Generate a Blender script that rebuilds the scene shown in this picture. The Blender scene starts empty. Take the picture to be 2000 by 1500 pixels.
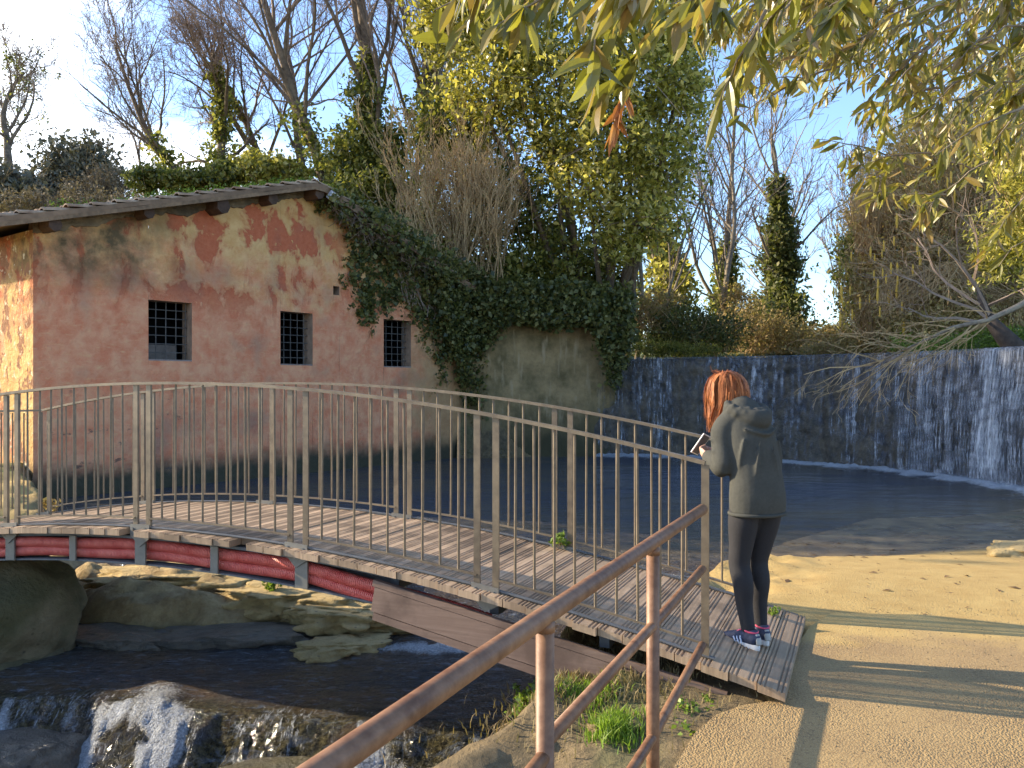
import bpy, bmesh, math, random
import numpy as np
from mathutils import Vector, Matrix, noise as mn

C = bpy.context.scene
# ------------------------------------------------------------------ camera, sky, sun, exposure
EYE = 1.52
F = 1650.0
cam_d = bpy.data.cameras.new('camera'); cam = bpy.data.objects.new('camera', cam_d)
C.collection.objects.link(cam); C.camera = cam
cam.location = (0, 0, EYE); cam.rotation_euler = (math.radians(90), 0, 0)
cam_d.sensor_width = 36; cam_d.lens = 36 * F / 2000
cam_d.clip_start = 0.05; cam_d.clip_end = 2000

SUN_EL = math.radians(23.0)
TO_SUN = Vector((-0.97 * math.cos(SUN_EL), 0.243 * math.cos(SUN_EL), math.sin(SUN_EL))).normalized()
W = bpy.data.worlds.new('World'); C.world = W; W.use_nodes = True
wn = W.node_tree.nodes; wl_ = W.node_tree.links; wn.clear()
sky = wn.new('ShaderNodeTexSky'); sky.sky_type = 'NISHITA'; sky.sun_disc = False
sky.sun_elevation = SUN_EL; sky.sun_rotation = math.atan2(TO_SUN.x, TO_SUN.y)
sky.altitude = 0; sky.air_density = 1.0; sky.dust_density = .7; sky.ozone_density = 3.0
bg = wn.new('ShaderNodeBackground'); bg.inputs[1].default_value = 0.15
wo = wn.new('ShaderNodeOutputWorld')
# thin bright cloud veil towards the sun side
tc = wn.new('ShaderNodeTexCoord'); mp = wn.new('ShaderNodeMapping'); mp.inputs['Scale'].default_value = (1.2, 1.2, 3.0)
nz = wn.new('ShaderNodeTexNoise'); nz.inputs['Scale'].default_value = 1.6; nz.inputs['Detail'].default_value = 6; nz.inputs['Roughness'].default_value = .55
dt = wn.new('ShaderNodeVectorMath'); dt.operation = 'DOT_PRODUCT'; dt.inputs[1].default_value = tuple(Vector((-0.85, 1.0, 0.34)).normalized())
add = wn.new('ShaderNodeMath'); add.operation = 'MULTIPLY_ADD'; add.inputs[1].default_value = 0.28
rp = wn.new('ShaderNodeMapRange'); rp.inputs[1].default_value = 1.07; rp.inputs[2].default_value = 1.15
rp.interpolation_type = 'SMOOTHSTEP'
mx = wn.new('ShaderNodeMix'); mx.data_type = 'RGBA'; mx.inputs[7].default_value = (7.6, 7.9, 8.3, 1)
wl_.new(tc.outputs['Generated'], mp.inputs[0]); wl_.new(mp.outputs[0], nz.inputs['Vector'])
wl_.new(tc.outputs['Generated'], dt.inputs[0])
wl_.new(nz.outputs[0], add.inputs[0]); wl_.new(dt.outputs['Value'], add.inputs[2])
wl_.new(add.outputs[0], rp.inputs[0]); wl_.new(rp.outputs[0], mx.inputs[0])
tn = wn.new('ShaderNodeMix'); tn.data_type = 'RGBA'; tn.blend_type = 'MULTIPLY'; tn.inputs[0].default_value = 1; tn.inputs[7].default_value = (.90, .92, .98, 1)
wl_.new(sky.outputs[0], tn.inputs[6]); wl_.new(tn.outputs[2], mx.inputs[6]); wl_.new(mx.outputs[2], bg.inputs[0]); wl_.new(bg.outputs[0], wo.inputs[0])

sl = bpy.data.lights.new('sun', 'SUN'); sl.energy = 3.9; sl.angle = math.radians(0.6); sl.color = (1.0, .84, .60)
so = bpy.data.objects.new('sun', sl); C.collection.objects.link(so)
so.rotation_euler = (-TO_SUN).to_track_quat('-Z', 'Y').to_euler()
C.view_settings.view_transform = 'Standard'; C.view_settings.look = 'None'
C.view_settings.gamma = 1; C.view_settings.exposure = 1.5
C.render.resolution_x = 1024; C.render.resolution_y = 768
try:
    C.cycles.use_denoising = True; C.cycles.max_bounces = 6; C.cycles.transparent_max_bounces = 12
except Exception: pass

# ------------------------------------------------------------------ helpers
def at(px, py, Y):
    return Vector(((px - 1000) / F * Y, Y, EYE + (750 - py) / F * Y))
def link(o, parent=None):
    C.collection.objects.link(o)
    if parent: o.parent = parent
    return o
def tag(o, label=None, cat=None, group=None, kind=None):
    if label: o['label'] = label
    if cat: o['category'] = cat
    if group: o['group'] = group
    if kind: o['kind'] = kind
    return o
def thing(name, label, cat, loc=(0, 0, 0), rz=0, group=None):
    o = bpy.data.objects.new(name, None); link(o); o.location = loc; o.rotation_euler = (0, 0, rz)
    o.empty_display_size = .1
    return tag(o, label, cat, group)
class MB:
    def __init__(s): s.v = []; s.f = []; s.mi = []; s.cur = 0
    def add(s, vs, fs):
        b = len(s.v); s.v.extend([tuple(p) for p in vs]); s.f.extend([tuple(i + b for i in f) for f in fs]); s.mi.extend([s.cur] * len(fs))
    def box(s, c, size, M=None):
        cx, cy, cz = c; a, b, d = size[0] / 2, size[1] / 2, size[2] / 2
        vs = [Vector((cx + x * a, cy + y * b, cz + z * d)) for x in (-1, 1) for y in (-1, 1) for z in (-1, 1)]
        if M is not None: vs = [M @ p for p in vs]
        s.add(vs, [(0, 1, 3, 2), (4, 6, 7, 5), (0, 4, 5, 1), (2, 3, 7, 6), (0, 2, 6, 4), (1, 5, 7, 3)])
    def tube(s, pts, rad, n=6, cap=True, up=None, sy=1.0):
        pts = [Vector(p) for p in pts]
        if not hasattr(rad, '__len__'): rad = [rad] * len(pts)
        vs = []; fs = []; ref = up
        for i, p in enumerate(pts):
            t = (pts[min(i + 1, len(pts) - 1)] - pts[max(i - 1, 0)])
            if t.length < 1e-9: t = Vector((0, 0, 1))
            t.normalize()
            r = ref if ref is not None else (Vector((0, 0, 1)) if abs(t.z) < .9 else Vector((1, 0, 0)))
            a = r.cross(t)
            if a.length < 1e-6: a = Vector((1, 0, 0)).cross(t)
            a.normalize(); b = t.cross(a); ref = b if up is None else up
            for k in range(n):
                an = 2 * math.pi * (k + .5) / n
                vs.append(p + a * math.cos(an) * rad[i] + b * math.sin(an) * rad[i] * sy)
        for i in range(len(pts) - 1):
            for k in range(n):
                k2 = (k + 1) % n
                fs.append((i * n + k, i * n + k2, (i + 1) * n + k2, (i + 1) * n + k))
        if cap:
            fs.append(tuple(range(n - 1, -1, -1))); fs.append(tuple((len(pts) - 1) * n + k for k in range(n)))
        s.add(vs, fs)
    def bar(s, p, q, w, h, up=Vector((0, 0, 1))):
        p = Vector(p); q = Vector(q); t = (q - p).normalized(); a = t.cross(up).normalized(); b = a.cross(t)
        vs = [x + a * i * w / 2 + b * j * h / 2 for x in (p, q) for i, j in ((-1, -1), (1, -1), (1, 1), (-1, 1))]
        s.add(vs, [(0, 1, 2, 3), (7, 6, 5, 4), (0, 4, 5, 1), (1, 5, 6, 2), (2, 6, 7, 3), (3, 7, 4, 0)])
    def build(s, name, m, parent=None, smooth=False, mats=None):
        me = bpy.data.meshes.new(name); me.from_pydata(s.v, [], s.f)
        for x in (mats or [m]): me.materials.append(x)
        if mats: me.polygons.foreach_set('material_index', s.mi)
        if smooth: me.polygons.foreach_set('use_smooth', [True] * len(me.polygons))
        me.update()
        return link(bpy.data.objects.new(name, me), parent)
def np_mesh(name, V, Fq, m, parent=None, smooth=False):
    me = bpy.data.meshes.new(name); n = len(V); k = Fq.shape[1]; nf = len(Fq)
    me.vertices.add(n); me.vertices.foreach_set('co', np.asarray(V, dtype=np.float32).ravel())
    me.loops.add(nf * k); me.loops.foreach_set('vertex_index', Fq.astype(np.int32).ravel())
    me.polygons.add(nf); me.polygons.foreach_set('loop_start', np.arange(0, nf * k, k, dtype=np.int32))
    try: me.polygons.foreach_set('loop_total', np.full(nf, k, dtype=np.int32))
    except Exception: pass
    if smooth: me.polygons.foreach_set('use_smooth', np.ones(nf, dtype=bool))
    me.materials.append(m); me.update(calc_edges=True); me.validate()
    return link(bpy.data.objects.new(name, me), parent)
def grid_faces(nx, ny):
    i, j = np.meshgrid(np.arange(nx - 1), np.arange(ny - 1), indexing='ij')
    a = (i * ny + j).ravel(); return np.stack([a, a + ny, a + ny + 1, a + 1], 1)
def vnoise(x, y, seed=0):
    xi = np.floor(x).astype(np.int64); yi = np.floor(y).astype(np.int64); fx = x - xi; fy = y - yi
    fx = fx * fx * (3 - 2 * fx); fy = fy * fy * (3 - 2 * fy)
    def h(a, b):
        n = (a * 374761393 + b * 668265263 + seed * 974634777) & 0xffffffff
        n = ((n ^ (n >> 13)) * 1274126177) & 0xffffffff
        return ((n ^ (n >> 16)) & 0xffff) / 65535.0
    return (h(xi, yi) * (1 - fx) + h(xi + 1, yi) * fx) * (1 - fy) + (h(xi, yi + 1) * (1 - fx) + h(xi + 1, yi + 1) * fx) * fy
def fbm(x, y, oct=4, seed=0):
    r = 0; a = .5; t = 0
    for o in range(oct):
        r = r + a * vnoise(x * 2 ** o + 17.3 * o, y * 2 ** o - 9.1 * o, seed + o); t += a; a *= .5
    return r / t - .5
def sstep(a, b, x):
    t = np.clip((x - a) / (b - a), 0, 1); return t * t * (3 - 2 * t)

# ------------------------------------------------------------------ materials
def newmat(name):
    m = bpy.data.materials.new(name); m.use_nodes = True; nt = m.node_tree
    b = nt.nodes['Principled BSDF']; return m, nt, b
class N:
    """small node shorthand"""
    def __init__(s, nt): s.nt = nt
    def new(s, t, **kw):
        n = s.nt.nodes.new(t)
        for k, v in kw.items(): setattr(n, k, v)
        return n
    def L(s, a, b): s.nt.links.new(a, b)
    def coord(s, kind='Object', scale=(1, 1, 1)):
        t = s.new('ShaderNodeTexCoord'); m = s.new('ShaderNodeMapping'); m.inputs['Scale'].default_value = scale
        s.L(t.outputs[kind], m.inputs[0]); return m.outputs[0]
    def noise(s, v, scale, detail=5, rough=.55, dist=0):
        n = s.new('ShaderNodeTexNoise'); n.inputs['Scale'].default_value = scale; n.inputs['Detail'].default_value = detail
        n.inputs['Roughness'].default_value = rough; n.inputs['Distortion'].default_value = dist
        s.L(v, n.inputs['Vector']); return n.outputs[0]
    def vor(s, v, scale, feature='F1', out=0):
        n = s.new('ShaderNodeTexVoronoi', feature=feature); n.inputs['Scale'].default_value = scale; s.L(v, n.inputs['Vector']); return n.outputs[out]
    def rng(s, x, a, b, c=0., d=1., smooth=False):
        n = s.new('ShaderNodeMapRange')
        if smooth: n.interpolation_type = 'SMOOTHSTEP'
        for i, q in enumerate((a, b, c, d)): n.inputs[i + 1].default_value = q
        s.L(x, n.inputs[0]); return n.outputs[0]
    def math(s, op, a, b=None, c=None):
        n = s.new('ShaderNodeMath', operation=op)
        for i, q in enumerate((a, b, c)):
            if q is None: continue
            if isinstance(q, (int, float)): n.inputs[i].default_value = q
            else: s.L(q, n.inputs[i])
        return n.outputs[0]
    def mix(s, f, a, b, mode='MIX'):
        n = s.new('ShaderNodeMix', data_type='RGBA', blend_type=mode)
        if isinstance(f, (int, float)): n.inputs[0].default_value = f
        else: s.L(f, n.inputs[0])
        for i, q in ((6, a), (7, b)):
            if isinstance(q, tuple): n.inputs[i].default_value = q if len(q) == 4 else q + (1,)
            else: s.L(q, n.inputs[i])
        return n.outputs[2]
    def bump(s, h, strength=.5, dist=.02, prev=None):
        n = s.new('ShaderNodeBump'); n.inputs['Strength'].default_value = strength; n.inputs['Distance'].default_value = dist
        s.L(h, n.inputs['Height'])
        if prev is not None: s.L(prev, n.inputs['Normal'])
        return n.outputs[0]
    def sep(s, v):
        n = s.new('ShaderNodeSeparateXYZ'); s.L(v, n.inputs[0]); return n.outputs
    def attr(s, name, out='Fac'):
        n = s.new('ShaderNodeAttribute'); n.attribute_name = name; return n.outputs[out]
def simple(name, col, rough=.7, var=.25, scale=20, bump=.2, bdist=.01, metal=0, col2=None, spec=.4, coat=0):
    m, nt, b = newmat(name); n = N(nt); v = n.coord()
    f = n.noise(v, scale, 6, .6); f2 = n.noise(v, scale * .13, 3)
    ff = n.math('ADD', n.math('MULTIPLY', f, .5), n.math('MULTIPLY', f2, .5))
    d = tuple(c * (1 - var) for c in col); l = col2 or tuple(min(1, c * (1 + var)) for c in col)
    n.L(n.mix(n.rng(ff, .38, .62), d, l), b.inputs['Base Color'])
    b.inputs['Roughness'].default_value = rough; b.inputs['Metallic'].default_value = metal
    b.inputs['Specular IOR Level'].default_value = spec; b.inputs['Coat Weight'].default_value = coat
    if bump: n.L(n.bump(f, bump, bdist), b.inputs['Normal'])
    return m
def leafmat(name, cols, rough=.45, trans=.35, spec=.5):
    """cols: list of colours picked per leaf"""
    m, nt, b = newmat(name); n = N(nt)
    g = n.new('ShaderNodeNewGeometry'); r = n.new('ShaderNodeValToRGB'); r.color_ramp.interpolation = 'LINEAR'
    e = r.color_ramp.elements
    while len(e) < len(cols): e.new(.5)
    for i, c in enumerate(cols): e[i].position = i / (len(cols) - 1); e[i].color = c + (1,)
    n.L(g.outputs['Random Per Island'], r.inputs[0])
    n.L(r.outputs[0], b.inputs['Base Color']); b.inputs['Roughness'].default_value = rough
    b.inputs['Specular IOR Level'].default_value = spec
    t = n.new('ShaderNodeBsdfTranslucent'); n.L(n.mix(1.0, r.outputs[0], (1.5, 1.6, .9), 'MULTIPLY'), t.inputs[0])
    ms = n.new('ShaderNodeMixShader'); ms.inputs[0].default_value = trans
    n.L(b.outputs[0], ms.inputs[1]); n.L(t.outputs[0], ms.inputs[2]); n.L(ms.outputs[0], nt.nodes['Material Output'].inputs[0])
    return m
# ------------------------------------------------------------------ land, water, weir
POOL, STREAM = -.45, -.75
DC, DR = np.array((1.70, 15.23)), 8.03          # the weir is an arc round this centre
arc = [(DC[0] + DR * math.cos(math.radians(a)), DC[1] + DR * math.sin(math.radians(a))) for a in range(83, -16, -6)]
POLY = np.array([(10.2, 14.2), (8.4, 13.1), (6.8, 12.7), (5.2, 12.3), (4.2, 11.3), (3.4, 10.5), (2.9, 9.9), (2.35, 9.35), (2.0, 8.7), (1.7, 8.1), (1.2, 7.3), (.85, 6.8), (.4, 6.45), (.15, 6.1),
    (.1, 5.6), (.05, 5.0), (-.15, 4.5), (-.7, 4.0), (-1.0, 2.0), (-1.4, -3), (-9, -3), (-8, 3), (-6.6, 5.2), (-4.7, 6.5), (-4.4, 7.4), (-4.5, 8.2),
    (-4.6, 9.4), (-5.6, 10.8), (-7.9, 13.9), (-8.0, 14.6), (-3.6, 20.3), (-1.4, 23.1), (2.67, 23.5)] + arc)
def sdist(x, y, P=POLY):
    d = np.full(x.shape, 1e9); ins = np.zeros(x.shape, bool); n = len(P)
    for i in range(n):
        ax, ay = P[i]; bx, by = P[(i + 1) % n]; ex, ey = bx - ax, by - ay
        t = np.clip(((x - ax) * ex + (y - ay) * ey) / (ex * ex + ey * ey), 0, 1)
        d = np.minimum(d, (x - ax - t * ex) ** 2 + (y - ay - t * ey) ** 2)
        c = ((ay > y) != (by > y)) & (x < (bx - ax) * (y - ay) / (by - ay + 1e-12) + ax); ins ^= c
    return np.where(ins, -1, 1) * np.sqrt(d)
def step_g(x, y): return y - (5.38 - .2 * x) - .35 * fbm(x * 1.3, y * .4, 3, 5)
def wlev(x, y):
    w = POOL + (STREAM - POOL) * sstep(9.1, 7.5, y + .25 * x * (x > 0))
    g = step_g(x, y)
    return w - .42 * sstep(.05, -.55, g) - .25 * sstep(-.5, -1.6, g)
def land(x, y):
    right = -.125 - .12 * sstep(4.5, 3.4, y) - .31 * sstep(6.6, 10.8, y) - .05 * sstep(10, 14, y) + .03 * fbm(x * .7, y * .7, 3, 2)
    left = .12 + .05 * fbm(x, y, 3, 3)
    left = left - .42 * sstep(8.0, 8.6, y) * sstep(12, 10.5, y) * sstep(-7.5, -6, x)
    t = sstep(-1.2, -3.0, x)
    L = right * (1 - t) + left * t
    L = L + 1.9 * sstep(9.8, 13, x) * sstep(4, 9, y)
    r = np.hypot(x - DC[0], y - DC[1])
    up = sstep(8.2, 8.5, r) * sstep(11.5, 12.5, y) * (x > -1.5)
    L = L * (1 - up) + up * (1.9 + .75 * sstep(12.5, 18, r) + .5 * sstep(7, 14, x))
    far = sstep(24, 32, y); L = L * (1 - far * (1 - up)) + far * (1 - up) * 1.9
    L = L + 10 * sstep(-14, -34, x) * sstep(24, 55, y) + 2.0 * sstep(30, 90, y) * (x < 14)
    lx = (x + 8.05) * .616 + (y - 14.2) * .789; ly = -(x + 8.05) * .789 + (y - 14.2) * .616
    hb = np.maximum(sstep(7.2, 9.6, ly), sstep(11.9, 15.5, lx) * sstep(2.5, 6, ly)) * sstep(1, -5, x) * sstep(-26, -14, x) * sstep(60, 40, y)
    L = L + 4.7 * hb
    L = L + 0 * x
    return L + 5 * sstep(14, 40, x) * sstep(14, 40, y)
def height(x, y):
    sd = sdist(x, y); L = land(x, y); w = wlev(x, y)
    beach = sstep(8.4, 9.6, y) * (x > 1) * (x < 12)
    ext = sstep(.0, 1, 1 - sstep(0, 1, sd / (.32 + 2.4 * beach)))
    rough = fbm(x * 1.1, y * 1.1, 5, 9)
    out = L * (1 - ext) + (w - .02 + .030 * beach) * ext + (1 - beach) * sstep(0, .3, sd) * sstep(1.4, .6, sd) * (rough * .34 + .16 * fbm(x * 5, y * 5, 4, 4))
    g = step_g(x, y)
    inn = w - .02 - np.minimum(.35, -sd * .35) + .10 * rough
    # rocks that break the little cascade
    inn = inn + sstep(.5, 0, np.abs(g + .25) - .35) * (.10 + .42 * fbm(x * 1.5, y * 1.5, 4, 21) + .12 * fbm(x * 7, y * 7, 3, 22))
    sh = sstep(1.12, .80, np.hypot((x + 2.75 + .25 * (y - 8)) / 2.1, (y - 8.6) / 1.02) + .5 * fbm(x * 1.5, y * 1.5, 3, 95)); inn = np.maximum(inn, np.where(sh > 0, -.95 + sh * (.44 + .06 * (y - 8.2) + .42 * fbm(x * 1.6, y * 2.6, 4, 91) + .26 * fbm(x * 5, y * 8, 4, 92)), -9))
    # sand bar in the pool
    bar = sstep(1, 0, np.hypot((x - 7.6) / 2.6, (y - 13.4) / .8)) ; inn = inn + bar * .12
    return np.where(sd > 0, out, inn)
def axis(a, b, step, far, grow=1.14):
    c = list(np.arange(a, b + 1e-6, step)); s = step; lo, hi = [a], [b]
    while abs(lo[-1] - a) < far: s *= grow; lo.append(lo[-1] - s)
    s = step
    while abs(hi[-1] - b) < far: s *= grow; hi.append(hi[-1] + s)
    return np.array(lo[:0:-1] + c + hi[1:])
gx = axis(-7, 8, .07, 900, 1.12); gy = axis(2.6, 13, .07, 900, 1.12)
X, Y = np.meshgrid(gx, gy, indexing='ij'); Z = height(X, Y)
m, nt, b = newmat('ground_soil'); n = N(nt); v = n.coord()
big = n.noise(v, .6, 5); med = n.noise(v, 4, 6, .6); fine = n.noise(v, 60, 4, .7); peb = n.vor(v, 28)
sand = n.mix(n.rng(med, .35, .65), (.40, .262, .085), (.47, .325, .115))
sand = n.mix(n.rng(n.noise(v, 14, 3), .66, .72), sand, (.20, .12, .05))
mud = n.mix(n.rng(med, .35, .65), (.11, .085, .055), (.25, .185, .10))
rockc = n.mix(n.rng(n.noise(v, 9, 8, .7), .35, .7), (.08, .062, .032), (.25, .18, .09))
col = n.mix(n.attr('wet'), sand, mud)
tufa = n.mix(n.rng(n.noise(v, 7, 8, .7), .35, .65), (.27, .18, .08), (.47, .345, .165))
col = n.mix(n.attr('rock'), col, n.mix(n.attr('tufa'), rockc, tufa))
col = n.mix(n.attr('grass'), col, n.mix(n.rng(n.noise(v, 20, 5, .7), .35, .65), (.04, .07, .015), (.13, .16, .05)))
n.L(col, b.inputs['Base Color'])
n.L(n.math('SUBTRACT', .93, n.math('MULTIPLY', n.attr('wet'), n.rng(n.noise(n.coord('Object', (.5, 1, 1)), 1.6, 5), .4, .56, .35, .88))), b.inputs['Roughness'])
n.L(n.bump(n.math('ADD', fine, n.math('MULTIPLY', n.noise(v, 9, 8, .7), n.math('MULTIPLY', n.attr('rock'), 9.))), .7, .016), b.inputs['Normal'])
gr = np_mesh('ground', np.stack([X.ravel(), Y.ravel(), Z.ravel()], 1), grid_faces(*X.shape), m, smooth=True); tag(gr, kind='structure')
sd = sdist(X, Y)
def pattr(me, name, arr):
    a = me.attributes.new(name, 'FLOAT', 'POINT'); a.data.foreach_set('value', np.asarray(arr, dtype=np.float32).ravel())
beachm = sstep(8.3, 9.3, Y) * (X > .9) * (X < 12)
wet = sstep(-.36, -.41, Z + .05 * fbm(X * 1.2, Y * 2, 4, 31)) * sstep(8.9, 9.5, Y)
rock = np.clip(sstep(.55, .1, sd + .5 * fbm(X * 2, Y * 2, 3, 6)) * (1 - beachm) + (sd < 0) * 1., 0, 1) * (1 - (beachm) * 1.)
rock = rock * (1 - sstep(10.5, 11, Y) * (sd > 0) * (X > 0))
grass = np.clip(sstep(12.2, 13, Y) * (sd > .3) + sstep(9, 11, X), 0, 1) * sstep(-.3, .2, fbm(X * 1.5, Y * 1.5, 4, 8) + .15)
rock = np.maximum(rock, sstep(5.6, 5.2, Y) * (X < 1.3) * (X > -2) * (sd > 0))
grass = np.maximum(grass, .75 * sstep(.12, .3, fbm(X * 1.7, Y * 1.7, 4, 12)) * sstep(1.3, .5, sd) * (X > -.3) * (Y < 7) * (sd > .1))
pattr(gr.data, 'tufa', np.maximum(sstep(1.3, .9, np.hypot((X + 2.75) / 2.5, (Y - 8.2) / 1.6)), .12 * sstep(-.8, -.2, X) * sstep(7.5, 6.5, Y) * (sd > -.05)) * sstep(-.3, .1, fbm(X * 3, Y * 3, 4, 93) + .25)); pattr(gr.data, 'wet', wet); pattr(gr.data, 'rock', rock); pattr(gr.data, 'grass', grass)

# concrete path at the right end of the bridge
edge = [(.30, 1.5), (.40, 2.6), (.62, 3.45), (.72, 3.75), (.88, 4.05), (1.02, 4.22), (1.18, 4.32), (1.36, 4.37), (1.55, 4.75), (1.76, 5.22), (1.98, 5.62), (2.25, 5.95), (3.0, 5.9), (4.2, 5.75), (6, 5.9), (9, 6.2), (9, -3), (.3, -3)]
m, nt, b = newmat('path_aggregate'); n = N(nt); v = n.coord()
peb = n.vor(v, 95); p2 = n.vor(v, 130); pc = n.vor(v, 42, out=1)
base = n.mix(n.rng(n.noise(v, 2.2, 6), .35, .65), (.27, .175, .075), (.36, .24, .10))
smoothm = n.math('MAXIMUM', n.rng(n.noise(v, .9, 4), .42, .55), n.rng(n.sep(v)[1], 5.0, 5.4))
c1 = n.mix(n.rng(p2, .05, .5), (.46, .33, .155), base); c1 = n.mix(n.rng(n.noise(v, 55, 4, .75), .55, .66), c1, (.17, .11, .055))
ys_ = n.sep(v)[1]; edgef = n.rng(n.math('ADD', ys_, n.math('MULTIPLY', n.math('SUBTRACT', n.noise(v, 3, 5), .5), 1.2)), 5.05, 5.55, 0, 1, True)
c1 = n.mix(edgef, c1, n.mix(n.rng(n.noise(v, 4, 6, .6), .35, .65), (.40, .262, .085), (.47, .325, .115)))
n.L(c1, b.inputs['Base Color']); b.inputs['Roughness'].default_value = .9
h = n.math('ADD', n.math('MULTIPLY', n.math('SUBTRACT', 1, peb), 1.), n.noise(v, 40, 5, .7))
bs = n.new('ShaderNodeBump'); bs.inputs['Distance'].default_value = .007; n.L(h, bs.inputs['Height']); n.L(n.rng(smoothm, 0, 1, 1., .35), bs.inputs['Strength'])
n.L(bs.outputs[0], b.inputs['Normal'])
bm = bmesh.new(); top = [bm.verts.new((x, y, -.093)) for x, y in edge]; bm.faces.new(top[::-1] if False else top)
for f in bm.faces:
    if f.normal.z < 0: f.normal_flip()
bmesh.ops.bisect_plane(bm, geom=list(bm.verts) + list(bm.edges) + list(bm.faces), plane_co=(0, 4.6, 0), plane_no=(0, 1, 0))
for v_ in bm.verts:
    if v_.co.y < 4.6: v_.co.z = -.093 - .10 * (4.6 - v_.co.y)
ext = bmesh.ops.extrude_face_region(bm, geom=list(bm.faces)); 
for g in ext['geom']:
    if isinstance(g, bmesh.types.BMVert): g.co.z -= .14
bmesh.ops.recalc_face_normals(bm, faces=bm.faces)
me = bpy.data.meshes.new('path'); bm.to_mesh(me); me.materials.append(m); tag(link(bpy.data.objects.new('path', me)), kind='structure')

# water: still pool and running stream, one sheet following the drop of the bed
wx = np.concatenate([np.arange(-9, -5, .08), np.arange(-5, 1.2, .028), np.arange(1.2, 12, .07)]); wy = np.concatenate([np.arange(2.2, 4.4, .08), np.arange(4.4, 7.6, .028), np.arange(7.6, 10, .05), np.arange(10, 23.6, .1)]); WX, WY = np.meshgrid(wx, wy, indexing='ij')
wsd = sdist(WX, WY); g = step_g(WX, WY); WZ = wlev(WX, WY)
flow = sstep(9.6, 8.6, WY)
casc = sstep(.1, -.05, g) * sstep(-1.5, -.8, g)
streak = fbm(WX * 9 , WY * 1.6, 3, 41) 
rap = np.exp(-(((WX - 1.2) / .55) ** 2 + ((WY - 8.75) / .5) ** 2)) + .85 * np.exp(-(((WX + .55) / .85) ** 2 + ((WY - 7.35 - .15 * WX) / .22) ** 2))
gush = np.exp(-((WX + 2.52 + .15 * g) / (.22 + .35 * np.clip(-g, 0, 1))) ** 2) * sstep(.75, .2, g) * sstep(-1.9, -1.1, g)
nn = fbm(WX * 3, WY * 3, 4, 44) + .5
foam = np.clip(1.1 * rap * sstep(.42, .66, nn + .1 * rap) + .72 * gush * sstep(.38, .62, nn) + casc * sstep(.30, .62, nn) * sstep(-.12, .12, streak) * .65
   + .85 * sstep(.3, 0, np.abs(g + .36)) * sstep(.42, .62, nn) * sstep(-.1, .3, -WX * .3), 0, 1)
rr = np.hypot(WX - DC[0], WY - DC[1]); foam = np.clip(foam + sstep(6.95, 7.6, rr + .8 * (nn - .5)) * (WY > 13) * (WX > 2.2) * .95, 0, 1)
WZ = WZ + flow * (.05 * fbm(WX * 2.2, WY * 3.2, 4, 51) + .016 * fbm(WX * 9, WY * 12, 3, 57)) + casc * (.09 * fbm(WX * 6, WY * 2.0, 3, 52) + .05 * fbm(WX * 16, WY * 6, 3, 55)) + foam * (.05 * nn + .07 * fbm(WX * 18, WY * 9, 4, 56)) * flow + foam * (1 - flow) * (.06 + .16 * np.abs(fbm(WX * 5, WY * 5, 3, 58))) + (1 - flow) * .004 * fbm(WX * 1.5, WY * 4, 3, 53)
WZ = WZ + .03 * gush * flow
keep = wsd < .12; idx = -np.ones(WX.shape, int)
qf = grid_faces(*WX.shape); kk = keep.ravel()[qf].all(1); qf = qf[kk]; used = np.unique(qf); remap = -np.ones(WX.size, int); remap[used] = np.arange(len(used))
m, nt, b = newmat('water'); n = N(nt); v = n.coord()
fo = n.attr('foam'); fl = n.attr('flow')
deep = n.mix(n.rng(n.noise(v, 1.1, 4), .4, .62), (.065, .066, .072), (.13, .085, .05))  # stream tone greyed and lightened to carry reflected sky
shal = n.attr('shallow')
poolc = n.mix(n.rng(n.noise(n.coord('Object', (.5, 1, 1)), .8, 4), .4, .65), (.065, .07, .085), (.12, .105, .08))  # blue of the reflected sky is mixed into the pool's own colour
poolc = n.mix(n.math('MULTIPLY', shal, n.rng(n.noise(n.coord('Object', (.45, 1.2, 1)), 1.3, 5, .6), .38, .56, .25, 1)), poolc, n.mix(n.noise(v, 2, 4), (.13, .10, .06), (.22, .17, .095)))
basec = n.mix(fl, poolc, deep)
fm = n.rng(n.math('ADD', fo, n.math('MULTIPLY', n.math('SUBTRACT', n.noise(v, 45, 4, .7), .5), .9)), .35, .8)
cs = n.attr('casc')
film = n.mix(n.rng(n.noise(v, 26, 6, .75), .42, .6), (.022, .020, .012), (.15, .125, .06))
basec = n.mix(n.math('MULTIPLY', cs, n.rng(n.noise(v, 2.5, 5), .36, .5)), basec, film)
stk = n.noise(n.coord('Object', (1, .22, .22)), 38, 5, .75)
fm = n.math('MAXIMUM', fm, n.math('MULTIPLY', n.math('MULTIPLY', cs, n.rng(stk, .53, .66)), n.rng(n.noise(v, 3.2, 4), .44, .56)))
sky_streak = n.math('MULTIPLY', n.math('MULTIPLY', n.rng(n.noise(n.coord('Object', (1, 2.6, 1)), 7, 7, .68, .6), .52, .68), fl), .75)
basec = n.mix(sky_streak, basec, (.20, .235, .29))  # pale blue streaks painted in as sky reflections on the ripples
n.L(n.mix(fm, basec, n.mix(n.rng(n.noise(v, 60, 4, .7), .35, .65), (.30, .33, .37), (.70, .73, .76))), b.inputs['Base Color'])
n.L(n.rng(fm, 0, 1, .06, .6), b.inputs['Roughness']); b.inputs['IOR'].default_value = 1.33
b.inputs['Specular IOR Level'].default_value = .6
w1 = n.noise(n.coord('Object', (1, 3.2, 1)), 2.6, 5, .6); w2 = n.noise(v, 16, 4, .6, 1.)
bs = n.bump(w1, 1., .22); bb = n.new('ShaderNodeBump'); bb.inputs['Distance'].default_value = .06
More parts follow.
